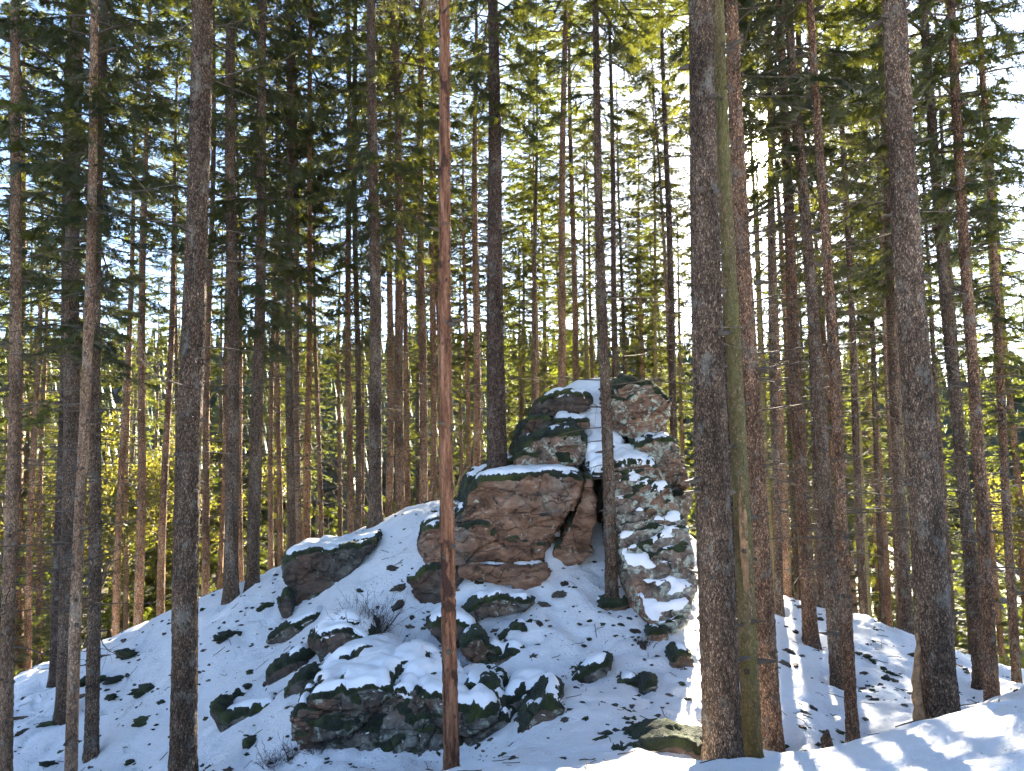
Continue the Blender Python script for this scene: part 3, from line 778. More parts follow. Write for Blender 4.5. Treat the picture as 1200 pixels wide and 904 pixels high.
hand = [('moss',150,767,22),('moss',138,799,20),('moss',173,806,28),('moss',168,848,16),('moss',268,748,26),('moss',280,745,10),('moss',310,712,14),('moss',60,846,16),('moss',102,800,20),('moss',118,798,14),('moss',58,900,16),('moss',130,818,16),('moss',155,890,14),('moss',294,788,10),('moss',292,806,12),('moss',190,826,10),('stone',26,862,12),
        ('moss',421,695,8),('stone',468,690,14),('stone',460,668,12),('stone',466,712,16),('stone',484,722,10),('stone',560,690,8),('moss',590,748,14),('moss',612,742,14),('stone',632,735,10),('moss',680,792,10),('stone',663,845,10),('stone',700,770,8),('stone',684,757,9),('moss',690,752,7),
        ('stone',640,712,12),('stone',655,700,14),('stone',662,690,10),('stone',745,745,12),('stone',752,762,12),('stone',735,830,6),('stone',742,832,6),('stone',770,838,7),('moss',800,805,8),('moss',806,825,8),('stone',655,888,10),('stone',600,895,8),('stone',814,842,9),
        ('moss',1006,768,9),('moss',1014,771,10),('moss',1022,776,10),('moss',1034,783,9),('moss',1042,790,11),('moss',1038,797,10),('stone',1048,800,6),('stone',1012,792,8),('stone',1060,828,7),('stone',1010,803,6),('stone',935,710,12),('stone',944,716,8),('stone',960,725,10),('stone',926,766,10),('stone',920,782,10),('stone',940,770,7),('stone',952,832,12),('stone',945,843,9),('stone',940,862,9),('moss',922,870,8),
        ('stone',1122,780,8),('stone',1130,786,8),('stone',1150,810,7),('moss',1070,771,9),('stone',932,784,10)]
for k, px, py, w in hand:
    Y = depth_on_ground(px, py)
    if Y: patch(k, px, py, Y, w * 1.15, 0.8, None, *(LM if k == 'moss' else LS), sink=0.15)
rs = random.Random(5)
cnt = 0
while cnt < 120:
    px, py = rs.uniform(10, 1180), rs.uniform(640, 890)
    if 420 < px < 560 and py > 640 and rs.random() < .6: continue
    if vnoise(np.array([[px * 0.012, py * 0.02, 4.0]]))[0] < -0.05: continue
    Y = depth_on_ground(px, py)
    if not Y or Y < 8.2: continue
    k = 'moss' if rs.random() < 0.4 else 'stone'
    patch(k, px, py, Y, rs.choice([3, 4, 4, 5, 6, 8]), 0.7, None, *(LM if k == 'moss' else LS), sink=0.1)
    cnt += 1

# ------------------------------------------------------------------ spruces
def crown_meshes(seed, H=18.0, rmax=2.0, hang=0.5, dens=1.0, low=0.25, young=False, tips=0.8, broad=1.0):
    """needles and limbs of one crown; local z=0 is its lowest living whorl, H its tip"""
    r = np.random.default_rng(seed)
    limb = MB(); bl_p, bl_d, bl_n, bl_l, bl_w = [], [], [], [], []
    z = 0.0
    while z < H - 0.25:
        f = z / H
        prof = (low + (1 - low) * min(1, f / 0.22)) * (1 - f) ** 0.75 if not young else (1 - f) ** 0.85 * (0.75 + 0.25 * min(1, f / 0.1))
        nb = 5 if f < 0.75 else 4
        a0 = r.uniform(0, 6.28)
        for k in range(nb):
            if r.random() < 0.30: continue
            L = rmax * prof * (r.uniform(0.5, 1.15) if r.random() < 0.8 else r.uniform(1.1, 1.5)) + 0.12
            az = a0 + k * 6.283 / nb + r.normal(0, 0.25)
            zz = z + r.uniform(-0.15, 0.15)
            droop = r.uniform(0.25, 0.75) * (1 - 0.7 * f) * (1.2 if not young else 0.8)
            up = r.uniform(0.0, 0.25) + 0.5 * f
            s = np.linspace(0, 1, 6)
            out = np.array([math.cos(az), math.sin(az), 0]); side = np.array([-math.sin(az), math.cos(az), 0])
            bend = r.normal(0, 0.08)
            def P(s):
                s = np.asarray(s)[..., None]
                return out * L * s * (1 - 0.05 * s) + side * bend * L * s * s + np.array([0, 0, 1.0]) * (zz + L * (up * s - droop * s ** 1.6 + 0.22 * s ** 4))
            rb = 0.006 + 0.011 * L
            limb.tube(P(s), rb * (1 - 0.85 * s) + 0.002, 3)
            nt = int((9 + 19 * L) * dens)
            ss = r.uniform(0.12, 1.0, nt) ** 0.75
            p = P(ss)
            sg = np.where(r.random(nt) < 0.5, 1, -1)
            dirs = out * r.uniform(0.3, 0.9, nt)[:, None] + side * (sg * r.uniform(0.3, 1.0, nt))[:, None] + np.array([0, 0, 1]) * (-hang * r.uniform(0.2, 1.5, nt) + 0.1)[:, None]
            dirs /= np.linalg.norm(dirs, axis=1)[:, None]
            ln = (0.16 + 0.30 * L * 0.5 * (1.15 - ss)) * r.uniform(0.6, 1.3, nt)
            bl_p.append(p); bl_d.append(dirs); bl_l.append(np.clip(ln, 0.12, 0.85))
        z += r.uniform(0.38, 0.85) * (1.0 if not young else 0.5)
    p = np.concatenate(bl_p); d = np.concatenate(bl_d); l = np.concatenate(bl_l)
    n = len(p)
    # each twig: herringbone of small flat needle tufts, plus a slim core
    ref = r.normal(0, 1, (n, 3)); ref[:, 2] += 1.2
    sd = np.cross(d, ref); sd /= np.linalg.norm(sd, axis=1)[:, None] + 1e-9
    K = 7
    V = []
    for k in range(K):
        for sg in (-1, 1):
            u = (k + 0.25 + 0.5 * r.random(n)) / K
            c = p + d * (l * u)[:, None] + np.array([0, 0, -1.0]) * (0.10 * l * u * u)[:, None]
            tl = (0.060 + 0.04 * r.random(n)) * tips * broad
            wd = (0.011 + 0.008 * r.random(n)) * broad
            dr = d * 0.7 + sd * (sg * (0.75 + 0.2 * r.random(n)))[:, None] + r.normal(0, 0.18, (n, 3))
            V.append(np.stack([c - d * wd[:, None], c + d * wd[:, None], c + dr * tl[:, None]], 1))
    e = p + d * (l * 1.12)[:, None] + np.array([0, 0, -1.0]) * (0.11 * l)[:, None]
    V.append(np.stack([p - sd * 0.012, p + sd * 0.012, e], 1))
    V = np.concatenate(V).reshape(-1, 3)
    T = np.arange(len(V)).reshape(-1, 3)
    return mesh_from('crown', V, T, False), limb.mesh('limbs')

CROWNS = []
for k in range(7):
    nd, lb = crown_meshes(100 + k, H=[18, 16, 19, 17, 15, 18, 20][k], rmax=[2.3, 2.0, 2.6, 2.3, 1.9, 2.8, 2.3][k], hang=[0.5, 0.9, 0.4, 1.3, 0.6, 0.8, 1.1][k], dens=[1.0, 0.9, 0.8, 1.1, 0.9, 0.85, 1.0][k])
    lb.materials.append(M['twig'])
    nd.materials.append(M['needle'])
    CROWNS.append((nd, lb, [18, 16, 19, 17, 15, 18, 20][k]))
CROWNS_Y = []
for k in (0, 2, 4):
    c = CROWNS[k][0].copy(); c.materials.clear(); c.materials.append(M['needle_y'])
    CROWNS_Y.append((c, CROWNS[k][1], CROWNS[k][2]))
YOUNG = []
for k in range(3):
    nd, lb = crown_meshes(200 + k, H=[5.5, 7.0, 4.0][k], rmax=[1.5, 1.7, 1.2][k], hang=0.25, dens=1.1, young=True)
    lb.materials.append(M['twig']); nd.materials.append(M['needle'])
    n2 = nd.copy(); n2.materials.clear(); n2.materials.append(M['needle_y'])
    YOUNG.append((nd, n2, lb, [5.5, 7.0, 4.0][k]))

def dead_branch(r, L, r0, seg=6):
    az = r.uniform(0, 6.283); s = np.linspace(0, 1, seg)
    out = np.array([math.cos(az), math.sin(az), 0]); side = np.array([-math.sin(az), math.cos(az), 0])
    dr = r.uniform(-0.1, 0.55); b = r.normal(0, 0.12)
    pts = out * (r0 * 0.8 + L * s)[:, None] + side * (b * L * s ** 2 + 0.02 * L * np.sin(9 * s))[:, None] + np.array([0, 0, 1.0]) * (L * (0.1 * s - dr * s ** 1.7 + 0.15 * s ** 4))[:, None]
    return pts, az
def dead_mesh(seed, z0, z1, n, Lr=(0.4, 1.6), twiggy=3):
    r = np.random.default_rng(seed); mb = MB()
    for k in range(n):
        L = r.uniform(*Lr); pts, az = dead_branch(r, L, 0.1)
        zz = r.uniform(z0, z1); pts[:, 2] += zz
        mb.tube(pts, (0.004 + 0.007 * L) * (1 - 0.8 * np.linspace(0, 1, len(pts))), 3)
        for j in range(r.integers(0, twiggy + 1)):
            u = r.integers(2, len(pts) - 1); q = pts[u]
            dd = (pts[u] - pts[u - 1]); dd /= np.linalg.norm(dd) + 1e-9
            dd = dd + r.normal(0, 0.55, 3) + np.array([0, 0, -0.25])
            s = np.linspace(0, 1, 3)[:, None]
            mb.tube(q + dd * s * r.uniform(0.15, 0.5), 0.0035 * (1 - 0.7 * s[:, 0]), 3)
    me = mb.mesh('dead_branches'); me.materials.append(M['twig']); return me
DEAD = [dead_mesh(300 + k, 0.0, 7.0, 60) for k in range(4)]

def trunk_mesh(seed, H, rb, rt, ht, near=False, flare=0.45, knots=True):
    """tapered trunk; rb at 1 m, rt at height ht, then down to a thin tip; bark scales are relief on near trunks"""
    r = np.random.default_rng(seed)
    if near:
        zs = np.r_[np.arange(-0.6, ht + 0.8, 0.028), np.linspace(ht + 0.9, H, 14)]; S = 84
    else:
        zs = np.r_[np.linspace(-0.6, 1.6, 12), np.linspace(1.8, ht, 26), np.linspace(ht + 0.6, H, 10)]; S = 14
    rad = np.where(zs < ht, rb + (rt - rb) * np.clip(zs, 0, None) / ht, rt + (0.015 - rt) * np.clip((zs - ht) / (H - ht), 0, 1))
    th = np.arange(S) * 2 * math.pi / S
    Z, T = np.meshgrid(zs, th, indexing='ij')
    R = np.repeat(rad[:, None], S, 1)
    ph = r.uniform(0, 6.28)
    lob = 0.5 + 0.5 * np.cos(T * 4 + ph + 0.6 * np.cos(T + ph))
    R = R * (1 + flare * (0.35 + 0.9 * lob) * np.exp(-np.clip(Z + 0.12, 0, None) / 0.22))
    P0 = np.stack([np.cos(T) * R, np.sin(T) * R, Z], -1).reshape(-1, 3)
    sh = r.uniform(0, 90)
    R = R * (1 + 0.05 * fbm(P0 * np.array([3, 3, 1.1]) + sh, 3).reshape(R.shape))
    if near:
        wob = np.stack([fbm(P0 * 9 + sh, 2), fbm(P0 * 9 + 7, 2), fbm(P0 * 9 + 13, 2)], 1)
        e, cid = worley(P0 * np.array([27, 27, 13]) + sh + wob * 0.8)
        R = R + (0.005 * cid + 0.008 * sstep(0, 0.28, e) - 0.010).reshape(R.shape) * sstep(-0.7, 0.2, Z)
        R = R + 0.005 * fbm(P0 * 45, 2).reshape(R.shape)
    bx = 0.035 * np.sin(zs * 0.45 + ph) * np.clip(zs / 6, 0, 1); by = 0.035 * np.cos(zs * 0.37 + ph) * np.clip(zs / 6, 0, 1)
    v = np.stack([np.cos(T) * R + bx[:, None], np.sin(T) * R + by[:, None], Z], -1).reshape(-1, 3)
    n = len(zs)
    i = np.arange(n - 1)[:, None] * S + np.arange(S)[None, :]
    j = np.arange(n - 1)[:, None] * S + (np.arange(S)[None, :] + 1) % S
    return mesh_from('trunk', v, np.stack([i, j, j + S, i + S], -1).reshape(-1, 4))

KNOT = None
def knot_mesh(seed, H, rb, rt, ht, n):
    """collars of broken branches round the trunk"""
    r = np.random.default_rng(seed); mb = MB(); z = r.uniform(0.8, 1.4)
    while z < ht + 0.5:
        rad = rb + (rt - rb) * z / ht
        for k in range(r.integers(2, 6)):
            az = r.uniform(0, 6.283); L = r.uniform(0.015, 0.05) if r.random() < 0.8 else r.uniform(0.06, 0.22)
            o = np.array([math.cos(az), math.sin(az), r.uniform(-0.3, 0.25)])
            zz = z + r.normal(0, 0.04)
            p0 = np.array([math.cos(az) * rad * 0.92, math.sin(az) * rad * 0.92, zz])
            s = np.linspace(0, 1, 3)[:, None]
            w = r.uniform(0.013, 0.030)
            mb.tube(p0 + o * s * (L + 0.08 * rad), np.array([w * 1.3, w, w * 0.35]), 5)
        z += r.uniform(0.35, 0.7)
    me = mb.mesh('branch_stubs'); me.materials.append(M['twig']); return me

def plant_tree(base, top, rb, rt, ht, H, zc, bark, seed, label, group=None, near=False, crown=None, cscale=1.0, dead=True, name='spruce_tree', cat='tree', knots=True):
    base = Vector(base); d = (Vector(top) - base).normalized()
    root = bpy.data.objects.new(name, None); COL.objects.link(root)
    root.empty_display_size = 0.3
    root.location = base
    root.rotation_euler = (Vector((0, 0, 1)).rotation_difference(d)).to_euler()
    tag(root, label, cat, group)
    rr = random.Random(seed)
    obj('trunk', trunk_mesh(seed, H, rb, rt, ht, near), M[bark], root)
    if knots: tag(obj('branch_stubs', knot_mesh(seed + 1, H, rb, rt, ht, 0), None, root), kind='stuff')
    if crown is not None:
        nd, lb, h0 = crown
        sc = (H - zc) / h0
        c = obj('crown', nd, None, root, (0, 0, zc)); c.rotation_euler = (0, 0, rr.uniform(0, 6.28)); c.scale = (cscale, cscale, sc)
        tag(obj('limbs', lb, None, c), kind='stuff')
    if dead:
        db = obj('dead_branches', rr.choice(DEAD), None, root, (0, 0, max(1.5, zc - 6.5))); db.rotation_euler = (0, 0, rr.uniform(0, 6.28))
        tag(db, kind='stuff')
    return root

for k, (xt, xb, yb, wt, wb, Y, zc, bark, label) in enumerate(TREES):
    if yb: base = at(xb, yb, Y)
    else: base = at(xb, 760, Y)
    base.z = gz(base.x, base.y) + 0.06
    tp = at(xt, 0, Y * 1.0)
    ht = (tp - base).length
    rb, rt = 0.86 * wb / 2 * Y / FPX, 0.87 * wt / 2 * Y / FPX
    near = Y < 10 or (Y < 15 and wb > 17.5)
    r0 = random.Random(k)
    if bark == 'bark_red':
        root = plant_tree(base, tp, rb, rt, ht, 11.5, 9, bark, k, label, near=True, crown=None, dead=False, name='dead_spruce_pole', knots=True)
        continue
    H = max(r0.uniform(21, 26), ht + 6)
    t = plant_tree(base, tp, rb * 0.97, rt, ht, H, zc, bark, 40 + k, label, near=near, crown=CROWNS[3 if 5 < k < 12 and k % 2 else 1 if k == 8 else k % 7], cscale=r0.uniform(0.9, 1.15), dead=Y > 8.5)
    if wb == 19 and xb == 440:                     # a dried bough with hanging brown twigs
        inv = t.matrix_basis.inverted(); r = np.random.default_rng(5); mb = MB()
        a, b = np.array(inv @ at(438, -45, Y)), np.array(inv @ at(512, -25, Y - 1.2)); s = np.linspace(0, 1, 8)[:, None]
        ax = a + (b - a) * s + np.array([0, 0, -0.25]) * s ** 2; mb.tube(ax, 0.022 * (1 - 0.8 * s[:, 0]), 5)
        for j in range(260):
            u = r.uniform(0.15, 1); q = a + (b - a) * u + np.array([0, 0, -0.25]) * u * u
            d = np.array([r.normal(0, 0.4), r.normal(0, 0.4), -1.0]); L = r.uniform(0.35, 1.15); ss = np.linspace(0, 1, 5)[:, None]
            pts = q + d * ss * L + r.normal(0, 0.03, (5, 3)) * ss; mb.tube(pts, 0.006 * (1 - 0.6 * ss[:, 0]), 3)
        o = obj('dried_bough', mb.mesh('dried_bough'), M['twig_pale'], t); o['label'] = 'dried brown bough of hanging twigs'
    if wb == 47:                                   # the pale sliver split off the foot of the thick spruce
        a = at(1076, 862, Y - 0.12); b = at(1074, 742, Y - 0.08)
        mb = MB(); s = np.linspace(0, 1, 40)
        pts = np.array(a)[None, :] * (1 - s[:, None]) + np.array(b)[None, :] * s[:, None]
        pts[:, 0] += 0.012 * np.sin(s * 9) + 0.006 * np.sin(s * 31)
        mb.tube(pts, 0.058 * (1 - 0.75 * s ** 1.5) + 0.004 * np.sin(s * 40), 7)
        me = mb.mesh('split_sliver')
        inv = t.matrix_basis.inverted()
        me.transform(inv)
        o = obj('split_sliver', me, M['wood'], t); o['label'] = 'pale split sliver of wood'
    if bark == 'bark_green':                       # strip where the bark is gone
        q = MB(); n = 26
        ang = -1.75
        inv = t.matrix_basis.inverted()
        p0 = inv @ at(876, 690, Y); p1 = inv @ at(871, 555, Y)
        zs = np.linspace(p0.z, p1.z, n); rows = []
        for i, z in enumerate(zs):
            f = i / (n - 1); hw = 0.42 * math.sin(math.pi * min(1, 0.08 + f * 0.9)) ** 0.5 + 0.05 * math.sin(i * 1.7)
            rad = rb * 0.97 + (rt - rb * 0.97) * z / ht + 0.012
            bx = 0.0
            rows.append([[math.cos(ang + a) * rad, math.sin(ang + a) * rad, z] for a in np.linspace(-hw, hw, 7)])
        v = np.array(rows).reshape(-1, 3)
        i = np.arange(n - 1)[:, None] * 7 + np.arange(6)[None, :]
        me = mesh_from('peeled_strip', v, np.stack([i, i + 1, i + 8, i + 7], -1).reshape(-1, 4))
        o = obj('peeled_strip', me, M['wood'], t); o['label'] = 'peeled strip of bare tan wood'
    if Y < 10.5:                                   # a few long dead branches of the near trunks, each by itself
        r = np.random.default_rng(900 + k)
        for j in range(3):
            L = r.uniform(0.4, 1.3); pts, az = dead_branch(r, L, rt, 9)
            pts[:, 2] += r.uniform(3.6, 7.0)
            mb = MB(); mb.tube(pts, 0.008 * (1 - 0.8 * np.linspace(0, 1, 9)), 5)
            for jj in range(3):
                u = r.integers(3, 8); dd = r.normal(0, 0.5, 3) + (pts[u] - pts[u - 1]) / (np.linalg.norm(pts[u] - pts[u - 1]) + 1e-9)
                s = np.linspace(0, 1, 4)[:, None]
                mb.tube(pts[u] + dd * s * r.uniform(0.2, 0.5), 0.004 * (1 - 0.7 * s[:, 0]), 3)
            obj('dead_branch', mb.mesh('dead_branch'), M['twig_pale'], t)

# trunks farther back that can still be told apart: x, distance, width, crown foot, kind
BACK = [(138,24,9,7),(166,22,11,8.5),(190,24,10,8),(242,21,9,9),(288,25,7,9),(317,24,7,8),(330,28,8,9),(381,30,7,9),(447,27,7,9),(455,24,10,9),(483,27,8,10),(506,25,9,9),(514,31,6,9),(557,23,10,9),(566,32,6,10),(622,26,7,9),(629,30,6,9),(655,21,10,9),(676,25,9,9),(724,24,9,10),(768,28,6,9),(792,22,10,9.5),(799,26,7,9),
        (901,26,8,9),(917,23,10,9),(1004,22,10,8),(1012,25,8,8),(1024,27,8,8),(1045,24,10,8),(1106,26,8,7),(1128,23,9,7),(1178,28,8,7),(40,25,9,7),(32,31,7,7),(53,28,8,8),(152,33,7,8),(210,30,7,8),(258,32,7,8),(300,36,6,9),(349,33,7,9),(398,36,7,9),(427,40,6,9),(540,38,6,10),(605,36,7,10),(700,33,7,10),(745,36,6,10),(530,33,6,6),(550,29,7,6),(590,31,7,6),(612,40,6,5),(640,34,6,6),(664,38,6,5),(688,29,7,7),(712,41,6,5),(735,30,7,6),(757,34,6,6),(778,39,6,5),(800,33,6,6),(820,30,7,7),(848,40,6,6),(895,31,7,8),(930,29,7,8),(860,33,7,8),(945,36,6,7),(1035,31,7,7),(1070,30,7,7),(1165,31,7,7),(945,25,9,1),(985,27,9,2),(970,34,8,9),(1085,35,8,8),(1150,38,8,8)]  # the low crowned pair near the end is added to shade the bank
TONE = dict(bark='grey brown', bark_warm='warm brown', bark_dark='dark', bark_pale='pale', bark_green='greenish', bark_orange='orange')
def zone(px):
    if px < 130: return 'behind the pair of touching trunks'
    if px < 225: return 'behind the lower snow slope'
    if px < 330: return 'behind the ridge beside the split mossy block'
    if px < 430: return 'behind the ridge above the split mossy block'
    if px < 535: return 'behind the ridge next to the peeled pole'
    if px < 640: return 'behind the mossy ledge of the rock'
    if px < 720: return 'behind the snowy ramp of the rock'
    if px < 820: return 'behind the summit block of the rock'
    if px < 940: return 'behind the thickest trunk and its neighbours'
    if px < 1065: return 'behind the sunlit crest beyond the leaning trunks'
    return 'behind the thick spruce with the split sliver'
def px_of(x, y): return 600 + FPX * x / y
S2 = Vector((SUN_DIR.x, SUN_DIR.y)).normalized()
def in_sun_gap(x, y, rad):
    along = x * S2.x + y * S2.y
    return along > 17 and abs(x * S2.y - y * S2.x) < rad and along < 40
BLAB = 'slim spruce trunk standing among the forest trees beyond the knoll'
BGRP = 'forest spruces beyond the knoll'
for k, (px, Y, w, zc) in enumerate(BACK):
    r0 = random.Random(500 + k)
    b = at(px, 600, Y); b.z = gz(b.x, b.y)
    H = r0.uniform(22, 27)
    rb = w / 2 * Y / FPX
    lean = Vector((r0.gauss(0, 0.012), r0.gauss(0, 0.012), 1))
    bark = r0.choice(['bark', 'bark_warm', 'bark_warm', 'bark_warm', 'bark_pale'] if px < 660 else ['bark', 'bark_dark', 'bark_warm', 'bark_green'])
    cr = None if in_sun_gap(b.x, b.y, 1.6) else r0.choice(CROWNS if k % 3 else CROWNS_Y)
    plant_tree(b, b + lean, rb, rb * 0.62, 14, H, zc + 5 + r0.uniform(-1.5, 3), bark, 600 + k, ('slim' if w < 8 else 'sturdy') + ' ' + TONE[bark] + ' spruce trunk ' + zone(px), BGRP, crown=cr, cscale=r0.uniform(0.9, 1.25), knots=Y < 25)

# the rest of the wood, deeper in and to the sides
FLAB, FGRP = 'tall spruce deep in the forest with dense green crown', 'deep forest spruces'
placed = []
rf = random.Random(11)
tries = 0
while len(placed) < 62 and tries < 6000:
    tries += 1
    d = rf.uniform(38, 110) if rf.random() < 0.85 else rf.uniform(22, 40)
    az = rf.uniform(-0.72, 0.72)
    x, y = d * math.sin(az), d * math.cos(az)
    if abs(az) < 0.62 and d < 30: continue
    if in_sun_gap(x, y, 1.9): continue
    if d > 55 and -0.15 < az < 0.6 and rf.random() < 0.6: continue
    if any((x - a) ** 2 + (y - b) ** 2 < (3.2 + d * 0.02) ** 2 for a, b in placed): continue
    placed.append((x, y))
TR_FAR = [trunk_mesh(1500 + k, 25, 0.17, 0.10, 14) for k in range(5)]
for k, me in enumerate(TR_FAR): me.materials.append(M[['bark', 'bark_warm', 'bark_warm', 'bark_pale', 'bark_pale'][k]])
for k, (x, y) in enumerate(placed):
    r0 = random.Random(2000 + k)
    root = bpy.data.objects.new('spruce_tree', None); COL.objects.link(root)
    root.location = (x, y, gz(x, y)); s = r0.uniform(1.0, 1.35); root.scale = (s, s, s)
    root.rotation_euler = (r0.gauss(0, 0.012), r0.gauss(0, 0.012), r0.uniform(0, 6.28))
    obj('trunk', r0.choice(TR_FAR), None, root)
    zc = r0.uniform(4, 9.5)
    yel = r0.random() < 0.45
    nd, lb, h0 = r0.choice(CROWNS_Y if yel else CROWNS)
    tag(root, 'tall distant spruce with ' + ('sun tinted' if yel else 'dark green') + ' crown ' + zone(px_of(x, y)), 'tree', FGRP)
    c = obj('crown', nd, None, root, (0, 0, zc)); c.scale = (1.0, 1.0, (25 - zc) / h0)
    tag(obj('limbs', lb, None, c), kind='stuff')

# young spruces behind the crest
YL, YG = 'young bushy spruce with branches down to the ground behind the crest', 'young spruces behind the crest'
ry = random.Random(21)
ysp = [(1030, 20, 0.42, 0), (1050, 21.5, 0.5, 0), (1006, 22, 0.55, 0), (1130, 20, 0.5, 1), (1175, 19, 0.6, 1), (1100, 23, 0.8, 1), (1195, 22, 0.8, 1), (20, 26, 1.2, 1), (50, 30, 1.3, 1), (-10, 24, 1.2, 0), (85, 32, 1.2, 1), (150, 34, 1.3, 1), (200, 36, 1.3, 1), (260, 38, 1.4, 1), (320, 36, 1.2, 1), (385, 40, 1.4, 1), (430, 42, 1.3, 1), (480, 40, 1.2, 1),
       (640, 40, 1.2, 1), (905, 34, 1.3, 0), (935, 30, 1.1, 0), (965, 33, 1.2, 0), (985, 28, 0.9, 0), (1060, 34, 1.3, 1), (1150, 32, 1.3, 1), (1110, 42, 1.6, 1), (1190, 40, 1.5, 1), (240, 30, 1.0, 1), (120, 27, 0.9, 0), (180, 29, 1.0, 1), (350, 31, 0.9, 1), (290, 33, 1.1, 1), (410, 33, 1.0, 1), (460, 34, 1.0, 1), (530, 36, 1.0, 1)]
for k in range(46):
    ysp.append((ry.uniform(-20, 1220), ry.uniform(34, 62), ry.uniform(1.5, 2.6), ry.random() < 0.6))
for px, Y, s, yel in ysp:
    b = at(px, 600, Y); nd, n2, lb, h0 = ry.choice(YOUNG)
    root = bpy.data.objects.new('young_spruce', None); COL.objects.link(root)
    root.location = (b.x, b.y, gz(b.x, b.y) - 0.1); root.scale = (s, s, s); root.rotation_euler = (0, 0, ry.uniform(0, 6.28))
    tag(root, ('small' if s < 0.9 else 'half grown' if s < 1.45 else 'bushy tall') + ' young ' + ('sun tinted' if yel else 'dark green') + ' spruce ' + zone(px), 'tree', YG)
    c = obj('crown', n2 if yel else nd, None, root, (0, 0, 0.15)); tag(obj('limbs', lb, None, c), kind='stuff')
    mb = MB(); mb.tube([(0, 0, -0.3), (0, 0, h0 * 0.5), (0, 0, h0)], [0.07, 0.04, 0.005], 7)
    obj('trunk', mb.mesh('trunk'), M['bark'], root)

# broadleaf trees: sunlit yellow foliage and bare branches seen between the trunks
def broadleaf(seed, H, leaves):
    r = np.random.default_rng(seed); mb = MB(); tips = []
    def grow(p, d, L, rad, depth):
        n = 5; pts = [p]
        for i in range(n):
            d = d + r.normal(0, 0.11, 3) + np.array([0, 0, 0.05]); d = d / np.linalg.norm(d)
            pts.append(pts[-1] + d * L / n)
        mb.tube(pts, np.linspace(rad, rad * 0.6, n + 1), 5 if depth < 2 else 3)
        if depth >= 2: tips.extend(pts[2:])
        if depth == 4: return
        for k in range(r.integers(2, 4) + (1 if depth == 0 else 0)):
            nd = d * 0.75 + r.normal(0, 0.55, 3) + np.array([0, 0, 0.1]); nd /= np.linalg.norm(nd)
            grow(pts[r.integers(3, n + 1)], nd, L * r.uniform(0.55, 0.8), rad * 0.55, depth + 1)
    grow(np.zeros(3), np.array([0, 0, 1.0]), H * 0.42, H * 0.012, 0)
    br = mb.mesh('branches')
    if not leaves: return br, None
    tp = np.array(tips); n = 9000
    c = tp[r.integers(0, len(tp), n)] + r.normal(0, 0.16, (n, 3))
    a = r.normal(0, 1, (n, 3)); a /= np.linalg.norm(a, axis=1)[:, None]
    b = np.cross(a, r.normal(0, 1, (n, 3))); b /= np.linalg.norm(b, axis=1)[:, None]
    sz = r.uniform(0.035, 0.07, n)[:, None]
    v = np.stack([c - a * sz, c + b * sz * 0.6, c + a * sz, c - b * sz * 0.6], 1).reshape(-1, 3)
    return br, mesh_from('leaves', v, np.arange(4 * n).reshape(-1, 4), False)
BL = [broadleaf(1, 8, True), broadleaf(2, 9, True), broadleaf(3, 10, False), broadleaf(4, 9, False)]
for br, lv in BL:
    br.materials.append(M['twig_pale'])
    if lv: lv.materials.append(M['leaf_yellow'])
for px, Y, s, kind, lab in [(8, 27, 1.9, 0, 'yellow leaved tree glowing in the sun between the first trunks'), (45, 29, 1.8, 1, 'yellow leaved tree glowing in the sun between the first trunks'), (90, 36, 1.9, 0, 'yellow leaved tree glowing in the sun between the first trunks'), (170, 42, 1.9, 1, 'yellow leaved tree glowing in the sun between the first trunks'),
                            (1185, 34, 1.6, 1, 'yellow leaved tree in sunlight beyond the slim curved trunk'),
                            (545, 27, 1.1, 2, 'bare branched tree seen between peeled pole and rock'), (615, 29, 1.1, 3, 'bare branched tree seen above the ledge of the rock'), (505, 31, 1.1, 3, 'bare branched tree seen between peeled pole and rock'), (640, 34, 1.3, 2, 'bare branched tree seen above the ledge of the rock')]:
    b = at(px, 600, Y); br, lv = BL[kind]
    root = bpy.data.objects.new('broadleaf_tree', None); COL.objects.link(root)
    root.location = (b.x, b.y, gz(b.x, b.y) - 0.1); root.scale = (s, s, s); root.rotation_euler = (0, 0, ry.uniform(0, 6.28))
    tag(root, lab, 'tree', 'broadleaf trees among the spruces')
    obj('branches', br, None, root)
    if lv: obj('crown', lv, None, root)

# far wooded hills: one mass of tree tops
rh = np.random.default_rng(31)
nF = 2600
azs = rh.uniform(-0.85, 0.85, nF); ds = rh.uniform(110, 420, nF) ** 1.0
fx, fy = ds * np.sin(azs), ds * np.cos(azs)
fz = ground_z(fx, fy, False)
V, T = [], []; o_ = 0
for k in range(nF):
    h = rh.uniform(12, 22); r0 = rh.uniform(1.6, 2.8); S = 7
    th = np.arange(S) * 6.283 / S + rh.uniform(0, 6)
    for lv in range(4):
        zb = h * (0.08 + 0.22 * lv); zt = zb + h * 0.38; rb = r0 * (1 - 0.22 * lv) * rh.uniform(0.8, 1.2, S)
        V.append(np.c_[fx[k] + np.cos(th) * rb, fy[k] + np.sin(th) * rb, fz[k] + zb + rh.uniform(-0.5, 0.5, S)])
        V.append(np.array([[fx[k], fy[k], fz[k] + min(zt, h)]]))
        i = np.arange(S)
        T.append(np.c_[o_ + i, o_ + (i + 1) % S, np.full(S, o_ + S)]); o_ += S + 1
tag(obj('far_forest', mesh_from('far_forest', np.concatenate(V), np.concatenate(T), False), M['needle']), 'dark spruce forest covering the far hills', 'forest', kind='stuff')

